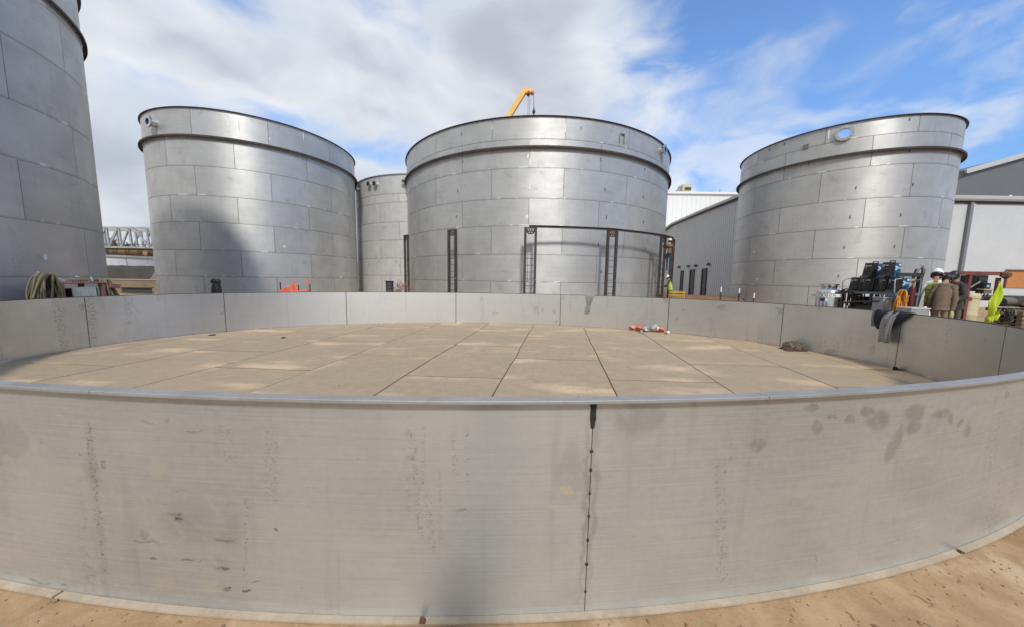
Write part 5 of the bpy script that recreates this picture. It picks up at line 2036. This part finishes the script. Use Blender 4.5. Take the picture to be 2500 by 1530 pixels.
for (x_, z_) in ((-.05, .08), (.045, .11)):
    mb.lathe([(0, -.015), (.032, -.015), (.032, .015), (0, .015)], 14, (x_, -.02, zc + z_), rot=Matrix.Rotation(PI / 2, 3, 'X'))
    mb.tube([(x_, 0, zc + z_), (0, 0, zc + .05)], .008, 6)
gg = mb.build('regulator', M['brass'], gc)
MB().tube([(.045, -.02, zc + .11), (.10, -.05, zc + .16), (.12, -.05, zc + .05), (.09, -.05, zc - .3), (.1, -.04, zc - .7)], .008, 6).build('hose', M['grey'], gc, True)
p = at(2187, 668, 7.95)
cl_ = thing('cable_bundle', 'grey and red cable ends hooked over the right upper welder', 'cable', (9.75, 7.98, 2.0))
rr = random.Random(21)
for k, mt in enumerate((M['grey'], M['red_frame'], M['rubber'], M['grey'], M['rubber'])):
    pts = [(rr.uniform(-.1, .02), 0, -.2), (rr.uniform(-.05, .05), -.03, .02), (.05 + .05 * k / 5, -.04, .1), (.12 + rr.uniform(0, .06), -.02, .0), (.12 + rr.uniform(0, .08), 0, -.16)]
    MB().tube(pts, .016, 6).build('cable_end', mt, cl_, True)

# bright liquid gas flask
dp = at(2020, 740, 8.75)
dw_ = thing('gas_flask', 'squat shiny stainless gas flask lettered ARGON left of the welder rack', 'gas flask', (dp.x, dp.y, gz(dp.x, dp.y)), R(-40))
zt = at(2020, 694, 8.75).z - dw_.location.z
zs = at(2020, 711, 8.75).z - dw_.location.z
MB().lathe([(0, .12), (.2, .12), (.24, .16), (.245, .22), (.245, zs - .05), (.235, zs), (.19, zs + .05), (.10, zs + .08), (0, zs + .085)], 32).build('vessel', M['stainless'], dw_, True, 0, 60)
mb = MB()
mb.lathe([(.19, zt - .03), (.195, zt - .03), (.195, zt), (.185, zt + .005), (.185, zt - .03), (.19, zt - .03)], 28)
hr = mb.build('handling_ring', M['stainless'], dw_)
for k in range(4):
    w = PI / 4 + PI / 2 * k
    MB().box((.175 * math.cos(w), .175 * math.sin(w), (zs + zt) / 2 + .02), (.05, .012, zt - zs - .06), Matrix.Rotation(w + PI / 2, 3, 'Z')).build('ring_post', M['stainless'], dw_)
for (x_, y_, h_) in ((0, 0, .14), (.07, -.05, .09), (-.08, -.03, .1), (.02, .08, .12)):
    MB().lathe([(0, zs + .07), (.02, zs + .07), (.016, zs + h_), (.03, zs + h_ + .01), (.03, zs + h_ + .025), (0, zs + h_ + .03)], 10, (x_, y_, 0)).build('valve', M['brass'] if h_ < .12 else M['darkgrey'], dw_, True)
mb = MB()
mb.lathe([(.2465, zs - .15), (.2465, zs - .07)], 32)
mb.build('label_band', M['white'], dw_, True)
for k, ch in enumerate('ARGON ARGON ARGON '):
    if ch == ' ':
        continue
    w = R(-90 - 165 + k * 19)
    M4 = Matrix.Translation((.2475 * math.cos(w), .2475 * math.sin(w), zs - .11)) @ Matrix.Rotation(w + PI / 2, 4, 'Z') @ Matrix.Rotation(PI / 2, 4, 'X')
    text_part('letter', ch, .085, M['brown_steel'], dw_, M4, .0006)
for (w, mt, ww) in ((-118, paint('navy_sticker', (.03, .045, .2), .5), .11), (-100, M['white'], .05)):
    mb = MB()
    q = R(w)
    n = 5
    vs = []
    for k in range(n + 1):
        a_ = q + (k / n - .5) * ww / .2465
        vs += [(.247 * math.cos(a_), .247 * math.sin(a_), zs - .27), (.247 * math.cos(a_), .247 * math.sin(a_), zs - .18)]
    mb.raw(vs, [(2 * k, 2 * k + 2, 2 * k + 3, 2 * k + 1) for k in range(n)])
    mb.build('sticker', mt, dw_)
MB().tube([(.2, -.2, zs - .3), (.5, -.35, zs - .24), (.85, -.55, zs - .2)], .022, 8).build('feed_hose', M['rubber'], dw_, True)
for w in (200, 320, 80):
    MB().box((.2 * math.cos(R(w)), .2 * math.sin(R(w)), .06), (.1, .06, .12), Matrix.Rotation(R(w), 3, 'Z')).build('foot', M['darkgrey'], dw_)
MB().box((-.27, -.03, zs - .12), (.12, .02, .02)).build('side_handle', M['darkgrey'], dw_)

p = at(2229, 757, 7.3)
thing_box('storage_box', 'low pale grey box behind the rim between orange hose and persons', 'box', (p.x, p.y, gz(p.x, p.y)), (.36, .3, at(2229, 751, 7.3).z - gz(p.x, p.y)), M['grey'], R(-6), M['trim_pale'])
p = at(2256, 760, 7.5)
wj = thing('plastic_jug', 'bright white plastic jug beside the hard hat wearer', 'jug', (p.x, p.y, gz(p.x, p.y)))
zj = at(2256, 751, 7.5).z - wj.location.z
MB().lathe([(0, 0), (.09, 0), (.095, .03), (.095, zj - .12), (.07, zj - .04), (.03, zj), (0, zj)], 16).build('jug_body', M['white'], wj, True)
MB().lathe([(0, 0), (.03, 0), (.03, .03), (0, .03)], 12, (0, 0, zj - .005)).build('cap', M['white'], wj)

# ------------------------------------------------------------------ red frame, drum, vest and junk at the right edge
DR = 8.05
fx0, fx1 = at(2362, 700, DR), at(2434, 700, DR)
rf = thing('pipe_stand_frame', 'red oxide steel frame with two posts right of the persons', 'frame', (fx0.x, fx0.y, gz(fx0.x, fx0.y)))
g_ = rf.location.z
W_ = fx1.x - fx0.x
zt = at(2390, 668, DR).z - g_
zm = at(2380, 730, DR).z - g_
MB().box((0, 0, zt / 2), (.07, .07, zt)).build('post', M['red_frame'], rf)
MB().box((W_, 0, zt / 2 - .05), (.06, .06, zt - .1)).build('post', M['red_frame'], rf)
MB().box((W_ / 2 - .12, -.01, zt), (W_ + .45, .09, .085)).build('top_beam', M['red_frame'], rf)
MB().box((W_ / 2, .0, zm), (W_ - .06, .07, .08)).build('cross_beam', M['red_frame'], rf)
MB().box((-.22, .45, zt / 2), (.06, .06, zt)).build('post', M['red_frame'], rf)
MB().bar((-.22, .45, zt), (0, 0, zt - .01), .06, .06).build('side_beam', M['red_frame'], rf)
MB().bar((0, -.05, zt - .35), (.22, -.05, zt - .2), .018, .018).build('hook_arm', M['grey'], rf)
mb = MB()
mb.lathe([(0, -.05), (.055, -.05), (.12, .03), (.06, .10), (0, .10)], 6, (W_ + .05, -.05, zt - .03), rot=Matrix.Rotation(.5, 3, 'Y') @ Matrix.Rotation(PI / 2, 3, 'X'))
mb.build('roller_head', M['rust'], rf)
p = at(2376, 750, 8.1)
dm = thing('cream_drum', 'cream drum with a torn white label inside the red frame', 'drum', (p.x, p.y + .1, gz(p.x, p.y)))
zd = at(2376, 716, 8.1).z - dm.location.z
MB().lathe([(0, 0), (.155, 0), (.165, .02), (.165, zd * .55), (.17, zd * .56), (.17, zd * .6), (.165, zd * .61), (.165, zd - .12)], 26).build('drum_body', M['cream'], dm, True)
MB().lathe([(.175, zd - .13), (.18, zd - .06), (.15, zd - .01), (0, zd)], 26).build('lid', M['cream'], dm, True)
mb = MB()
vs = []
for k in range(7):
    a_ = R(-70 + k * 7)
    vs += [(.1665 * math.cos(a_), .1665 * math.sin(a_), zd - .42 + .02 * (k % 2)), (.1665 * math.cos(a_), .1665 * math.sin(a_), zd - .24 - .015 * ((k + 1) % 2))]
mb.raw(vs, [(2 * k, 2 * k + 2, 2 * k + 3, 2 * k + 1) for k in range(6)])
mb.build('label', M['white'], dm)
# machine hung under the beam
p = at(2376, 692, 8.6)
mc = thing('pump_unit', 'dark boxy pump unit hanging inside the red frame above the drum', 'machine', (p.x, p.y, p.z))
MB().box((0, 0, 0), (.34, .3, .42)).build('case', M['black'], mc, False, .02)
MB().box((0, -.16, .05), (.22, .03, .2)).build('grille', M['darkgrey'], mc)
for k in range(3):
    MB().tube([(-.1 + .1 * k, -.16, -.1), (-.08 + .1 * k, -.24, -.2), (-.05 + .08 * k, -.2, -.34)], .014, 6).build('cable', M['rubber'], mc, True)
p = at(2398, 713, 8.45)
sh_ = thing('shelf_bracket', 'small cream shelf under the blue and black meter', 'shelf', (p.x, p.y, at(2398, 708, 8.45).z))
MB().box((0, 0, .012), (.27, .2, .025)).build('board', M['cream'], sh_)
MB().box((.03, 0, -.05), (.2, .16, .09)).build('support', M['junk'], sh_)
mt_ = thing('meter', 'black meter with a pale blue display standing on the small shelf', 'meter', (p.x - .01, p.y - .02, at(2398, 708, 8.45).z + .026))
MB().box((0, 0, .075), (.17, .14, .15)).build('case', M['black'], mt_, False, .012)
MB().box((.0, -.073, .07), (.07, .006, .06)).build('display', paint('pale_blue_plate', (.30, .58, .66), .4), mt_)
MB().tube([(-.07, 0, .15), (-.06, 0, .19), (.06, 0, .19), (.07, 0, .15)], .008, 6).build('handle', M['black'], mt_)

# yellow vest hanging on the right post
vx = at(2430, 735, DR - .12)
hv = thing('hanging_vest', 'yellow hi-vis vest hanging limp on the right post of the red frame', 'vest', (vx.x, vx.y, at(2430, 692, DR).z))
Hh = at(2430, 692, DR).z - at(2430, 784, DR).z
n, mrows = 20, 24
vs = []
for j in range(mrows + 1):
    f_ = j / mrows
    half = .03 + .078 * math.sin(PI * min(1, f_ * 1.25)) ** .8 if f_ < .8 else .11 * (1 - (f_ - .8) * 3.6) + .03
    cx_ = -.02 - .06 * f_ + .03 * math.sin(f_ * 5)
    for i in range(n + 1):
        u_ = i / n * 2 - 1
        vs.append((cx_ + half * u_, -.04 + .045 * math.sin(u_ * 7 + f_ * 4) * (.3 + f_) + .02 * math.sin(f_ * 9 + u_ * 3), -Hh * f_ + .05 * u_ * (f_ > .7)))
mb = MB()
mb.raw(vs, [(j * (n + 1) + i, j * (n + 1) + i + 1, (j + 1) * (n + 1) + i + 1, (j + 1) * (n + 1) + i) for j in range(mrows) for i in range(n)])
vb = mb.build('vest_cloth', M['hivis'], hv, True, 0, 80)
sm = vb.modifiers.new('thick', 'SOLIDIFY')
sm.thickness = .006
MB().tube([(-.05, -.05, .04), (-.02, -.04, .0), (.02, -.03, -.02)], .01, 6).build('loop', M['hivis'], hv)

# junk right of the frame
p = at(2459, 735, 8.7)
jk = thing('scrap_motor', 'dusty grey motor casing lying right of the yellow vest', 'machine', (p.x, p.y, at(2459, 748, 8.7).z))
MB().lathe([(0, -.14), (.10, -.14), (.115, -.1), (.115, .1), (.10, .14), (0, .14)], 14, (0, 0, .12), rot=Matrix.Rotation(PI / 2, 3, 'Y')).build('motor_body', M['junk'], jk, True)
MB().box((-.17, 0, .09), (.14, .2, .16), None, 0, .8).build('gear_case', M['black'], jk)
MB().box((0, 0, .0), (.34, .2, .03)).build('foot_plate', M['rust'], jk)
p = at(2500, 733, 8.6)
jk2 = thing('scrap_gearbox', 'brown grey gearbox at the right picture edge on the red brown beam', 'machine', (p.x, p.y, at(2500, 750, 8.6).z))
MB().box((0, 0, .13), (.34, .25, .26), Matrix.Rotation(.2, 3, 'Y'), 0, .7).build('casing', M['junk'], jk2, False, .02)
MB().tube([(-.2, -.1, .05), (-.05, -.14, .28), (.15, -.14, .32)], .04, 8).build('pipe', M['rust'], jk2, True)
p = at(2470, 750, 8.7)
bt = thing('work_bench', 'long brown steel bench beam carrying scrap at the right picture edge', 'bench', (p.x + .1, p.y, gz(p.x, p.y)))
zb_ = at(2470, 752, 8.7).z - bt.location.z
MB().box((.15, 0, zb_ - .05), (1.3, .4, .08)).build('top', M['brown_steel'], bt)
for x_ in (-.42, .72):
    MB().box((x_, 0, zb_ / 2 - .05), (.07, .3, zb_ - .1)).build('leg', M['brown_steel'], bt)
MB().box((-.3, -.05, zb_ - .28), (.3, .3, .05)).build('under_shelf', M['rust'], bt)
MB().box((.12, -.22, zb_ - .05), (.05, .03, .05)).build('tag_plate', M['white'], bt)
p = at(2449, 775, 8.2)
coil('hose_coil', 'dark tangled hose coil on the ground behind the rim at the far right', 'hose', (p.x, p.y, at(2449, 752, 8.2).z), R(20), .24, .34, 8, .012, [M['rubber'], M['olive_cloth']], 31, .1, .2, 'coiled hoses')
p = at(2484, 775, 8.3)
pl_ = thing('timber_pallet', 'stack of weathered timber pallet boards under the bench at the far right', 'pallet', (p.x, p.y, gz(p.x, p.y)), R(4))
zp = at(2484, 760, 8.3).z - pl_.location.z
k = 0
z_ = .0
while z_ < zp - .02:
    if k % 2 == 0:
        for y_ in (-.2, 0, .2):
            MB().box((0, y_, z_ + .04), (.62, .09, .08)).build('bearer', M['wood'], pl_)
        z_ += .082
    else:
        for x_ in (-.25, -.12, .01, .14, .27):
            MB().box((x_, 0, z_ + .012), (.10, .52, .022)).build('board', M['wood'], pl_)
        z_ += .025
    k += 1
p = at(2334, 745, 8.5)
wl = thing('plate_sheet', 'pale sheet of metal leaning behind the person in charcoal coveralls', 'sheet', (p.x + .12, p.y, gz(p.x, p.y)), R(10))
MB().box((0, 0, .62), (.36, .012, 1.2), Matrix.Rotation(.12, 3, 'X')).build('sheet', M['white'], wl)
MB().box((0, -.012, .05), (.36, .01, .06)).build('bottom_lip', M['grey'], wl)

# ------------------------------------------------------------------ clothes and gear on and in the ring
def az_dir(px):
    d = CR * ((px - 1250) / FPX) - CU * ((730 - 765) / FPX) + _F
    return Vector((d.x, d.y, 0)).normalized()


def ring_hit(px):
    """angle parameter of the far rim on the sight line at px"""
    h = az_dir(px)
    best = None
    for i in range(3600):
        a_ = -PI + 2 * PI * i / 3600
        x, y = ring_pt(a_)
        if x * h.x + y * h.y < 3:
            continue
        c = abs(x * h.y - y * h.x)
        if (best is None or c < best[0]) and (math.hypot(x, y) > 5):
            best = (c, a_)
    return best[1]


def draped(name, label, cat, px, mt, width, drop_in, drop_out, taper, folds, seed, parts=()):
    a_ = ring_hit(px)
    x, y = ring_pt(a_)
    x2, y2 = ring_pt(a_ + .01)
    tang = Vector((x2 - x, y2 - y, 0)).normalized()
    nin = Vector((-tang.y, tang.x, 0))
    if nin.dot(Vector((RCX - x, RCY - y, 0))) < 0:
        nin = -nin
    # local frame: x along the rim (towards the right in the picture), -y into the ring
    if tang.dot(Vector((az_dir(px).y, -az_dir(px).x, 0))) < 0:
        tang = -tang
    t_ = thing(name, label, cat, (x, y, RH + .012), math.atan2(tang.y, tang.x))
    return t_, tang, nin


def cloth_strip(t_, name, mt, x0, w0, path, widths, folds, amp, n=22, twist=0.0, seed=1):
    """cloth lofted along path [(y, z)], pleated across its width"""
    vs = []
    m_ = len(path)
    rr = random.Random(seed)
    ph = [rr.uniform(0, 6) for _ in range(4)]
    for j, (y_, z_) in enumerate(path):
        f_ = j / (m_ - 1)
        for i in range(n + 1):
            u_ = i / n * 2 - 1
            pl = amp * (math.sin(u_ * folds * PI + ph[0] + f_ * 1.4) + .5 * math.sin(u_ * folds * 1.9 * PI + ph[1] - f_ * 2)) * (.25 + f_)
            vs.append((x0 + widths[j][0] + widths[j][1] * u_, y_ - abs(pl) * (1 if y_ <= 0.02 else -.3), z_ + .008 * math.sin(u_ * 5 + ph[2])))
    mb = MB()
    mb.raw(vs, [(j * (n + 1) + i, j * (n + 1) + i + 1, (j + 1) * (n + 1) + i + 1, (j + 1) * (n + 1) + i) for j in range(m_ - 1) for i in range(n)])
    o = mb.build(name, mt, t_, True, 0, 80)
    sm = o.modifiers.new('thick', 'SOLIDIFY')
    sm.thickness = .012
    sm.offset = 0
    sb_ = o.modifiers.new('sub', 'SUBSURF')
    sb_.levels = sb_.render_levels = 1
    return o


OVER = [(.075, -.16), (.075, -.06), (.07, -.01), (.05, .012), (.02, .018), (-.012, .012), (-.026, -.02)]
t_, tg, ni = draped('draped_shirt', 'grey shirt hung over the sunlit far rim of the ring', 'shirt', 1441, None, .3, .6, .2, .5, 3, 1)
cloth_strip(t_, 'shirt_body', M['grey_cloth'], 0, .15, OVER + [(-.03, -.10), (-.034, -.20), (-.034, -.30), (-.03, -.36)], [(0, .165)] * 4 + [(0, .165), (0, .165), (0, .16), (-.01, .13), (-.02, .10), (-.03, .065), (-.04, .055)], 2.2, .030, seed=4)
cloth_strip(t_, 'sleeve', M['grey_cloth'], 0, .1, [(-.045, -.28), (-.05, -.38), (-.052, -.48), (-.05, -.56), (-.035, -.60)], [(-.04, .055), (-.055, .075), (-.06, .085), (-.055, .08), (-.05, .05)], 1.5, .035, seed=6)
t_, tg, ni = draped('draped_jacket', 'black jacket with a grey sleeve hung over the shaded right rim of the ring', 'jacket', 2188, None, .6, .6, .2, .5, 3, 1)
W = 1.0
cloth_strip(t_, 'jacket_body', M['navy_cloth'], 0, .3, OVER + [(-.04, -.10), (-.05, -.20), (-.05, -.29), (-.04, -.36)], [(0, .31)] * 7 + [(-.04, .27), (-.09, .21), (-.12, .15), (-.14, .09)], 2.6, .045, seed=9)
cloth_strip(t_, 'sleeve', M['grey_cloth'], 0, .1, [(-.03, .01), (-.085, -.06), (-.10, -.2), (-.10, -.34), (-.095, -.48), (-.085, -.62)], [(.06, .09), (.0, .115), (-.02, .115), (-.03, .105), (-.02, .10), (-.02, .10)], .9, .030, seed=12)
cloth_strip(t_, 'lining', paint('grey_lining', (.16, .17, .19), .95, 0, .1, 12), 0, .1, [(-.015, .014), (-.03, -.03), (-.035, -.14), (-.035, -.26), (-.03, -.33)], [(-.31, .06), (-.32, .055), (-.33, .05), (-.31, .045), (-.29, .04)], 1.0, .02, seed=15)


def on_floor(px, py):
    d = CR * ((px - 1250) / FPX) - CU * ((py - 765) / FPX) + _F
    return EYE + d * ((.018 - EYE.z) / d.z)


# bundled camouflage cloth at the foot of the right wall
p = on_floor(1938, 852)
cm = thing('camouflage_bundle', 'crumpled camouflage jacket heaped on the floor by the right wall', 'jacket', (p.x - .05, p.y - .02, .018))
bm = bmesh.new()
bmesh.ops.create_icosphere(bm, subdivisions=4, radius=1)
for v in bm.verts:
    q = v.co.copy()
    k = 1 + .22 * mnoise.noise(q * 2.2) + .12 * mnoise.noise(q * 5) + .05 * mnoise.noise(q * 11)
    v.co = Vector((q.x * .235 * k, q.y * .17 * k, max(0, (q.z + .25) * .16 * k)))
me = bpy.data.meshes.new('bundle')
for f in bm.faces:
    f.smooth = True
bm.to_mesh(me)
bm.free()
me.materials.append(M['camo'])
put(me, 'bundle', cm)
cloth_strip(cm, 'hem', paint('dark_red_brown_cloth', (.075, .035, .025), .9, 0, .2, 12), -.02, .3, [(-.10, .07), (-.17, .035), (-.21, .006)], [(-.05, .2), (-.05, .25), (-.03, .28)], 2.5, .012, seed=3)

# little heap of gear near the far wall
gear_n = [0]


def gear(px, py, kind, label, s_=1.0, rz_=0.0):
    p = on_floor(px, py)
    t_ = thing('work_gear', label, 'gear', (p.x, p.y, .018), rz_, 'gear dropped by the far wall')
    if kind == 'mask':          # rounded grey shell with a strap and an end disc
        mb = MB()
        bm_pts = []
        mb.ball((0, 0, .10 * s_), (.12 * s_, .10 * s_, .10 * s_), 12, 8)
        for v in mb.v:
            v.x *= 1 + .2 * math.sin(v.z * 20)
            v.z += .02 * mnoise.noise(v * 14)
        mb.build('shell', M['gear_grey'], t_, True, 0, 80)
        MB().tube([(-.1 * s_, -.05, .06), (-.06 * s_, -.10 * s_, .12 * s_), (.04 * s_, -.10 * s_, .15 * s_), (.12 * s_, -.04, .08 * s_)], .012, 6).build('strap', M['rubber'], t_, True)
        MB().lathe([(0, -.02), (.045 * s_, -.02), (.045 * s_, .02), (0, .02)], 14, (-.02, -.11 * s_, .10 * s_), rot=Matrix.Rotation(PI / 2 + .3, 3, 'X')).build('disc', M['white'], t_)
    elif kind == 'cap':         # orange rounded end with a dark collar
        MB().lathe([(0, .14 * s_), (.05 * s_, .13 * s_), (.085 * s_, .08 * s_), (.09 * s_, .02 * s_), (.07 * s_, 0), (0, 0)], 14, rot=Matrix.Rotation(.6, 3, 'Y'), c=(0, 0, .02)).build('pad', M['orange'] if gear_n[0] % 2 else M['coral'], t_, True)
        MB().lathe([(.088 * s_, .01), (.095 * s_, .03 * s_), (.088 * s_, .05 * s_)], 14, rot=Matrix.Rotation(.6, 3, 'Y'), c=(0, 0, .02)).build('collar', M['rubber'], t_, True)
        MB().lathe([(0, .03), (.03 * s_, .025), (.035 * s_, 0), (0, 0)], 10, (.08 * s_, -.07 * s_, 0)).build('plug', M['white'], t_, True)
        gear_n[0] += 1
    elif kind == 'bag':
        mb = MB()
        mb.box((0, 0, .11 * s_), (.24 * s_, .14 * s_, .22 * s_), Matrix.Rotation(.15, 3, 'Y'), 0, .75)
        mb.build('pouch', M['gear_grey'], t_, False, .03)
        MB().tube([(.1 * s_, -.08, .05), (.16 * s_, -.08, .20 * s_), (.24 * s_, -.06, .06)], .012, 6).build('strap', M['rubber'], t_)
    elif kind == 'ball':
        MB().ball((0, 0, .045 * s_), .045 * s_, 12, 8).build('knob', M['white'], t_, True)
        MB().tube([(-.14, 0, .02), (-.04, 0, .03)], .012, 6).build('stem', M['rubber'], t_)
    return t_


gear(1541, 805, 'cap', 'coral end cap at the left end of the gear heap', 1.05, .2)
gear(1551, 804, 'mask', 'small grey mask beside the left coral cap in the gear heap', .80, .4)
gear(1559, 808, 'cap', 'bright orange cap low in the front of the gear heap', 1.2, 1.0)
gear(1566, 803, 'cap', 'coral cap leaning on the tall grey pouch in the gear heap', 1.75, -.4)
gear(1576, 809, 'mask', 'grey mask with a white disc at the middle front of the gear heap', .95, -.1)
gear(1584, 803.5, 'bag', 'tall pale grey pouch standing at the back of the gear heap', 1.9, .1)
gear(1598, 809, 'mask', 'pale grey mask with a black strap right of the tall pouch', 1.25, .5)
gear(1611, 810.5, 'cap', 'orange cap at the right end of the gear heap', 1.2, .7)
gear(1566, 813, 'bag', 'small pale pouch lying in front of the gear heap', .5, .9)
gear(1631, 814.5, 'ball', 'white knob on a dark stem lying right of the gear heap', 1.1, .2)

# loose bits on the floor
for (px, py, r_, lab) in ((692, 824, .055, 'small round dark lid lying on the left floor plates'), (518, 817.5, .075, 'flat dark lid on the floor at the foot of the left wall')):
    p = on_floor(px, py)
    o_ = thing('drain_lid', lab, 'lid', (p.x, p.y, .018), 0, 'dark lids on the floor')
    MB().lathe([(0, 0), (r_, 0), (r_, .012), (r_ * .8, .018), (0, .018)], 18).build('disc', M['darkgrey'], o_)
    MB().box((0, 0, .022), (r_ * .7, .012, .01)).build('handle', M['black'], o_)
p = on_floor(2200, 902)
wd_ = thing('steel_wedge', 'small black wedge at the foot of the shaded right wall', 'wedge', (p.x - .06, p.y, .018), .5)
MB().prism([(-.09, 0, 0), (.07, 0, 0), (-.09, 0, .07)], (0, .05, 0)).build('wedge_block', M['black'], wd_)
for (px, py, lab, s_) in ((1035, 1511, 'rusty steel wedge at the foot of the near wall, left of its weld', 1.0), (2330, 1336, 'rusty steel wedge at the foot of the near wall at the far right', .8)):
    w = wall_near(px, py - 6)
    o_ = thing('steel_wedge', lab, 'wedge', (w.x, w.y - .035, .0135), 0, 'wedges at the wall foot')
    MB().prism([(-.012 * s_, -.006, 0), (.016 * s_, -.006, 0), (.012 * s_, -.006, .014 * s_), (-.010 * s_, -.006, .020 * s_)], (0, .02, 0)).build('wedge_block', M['rust'], o_)
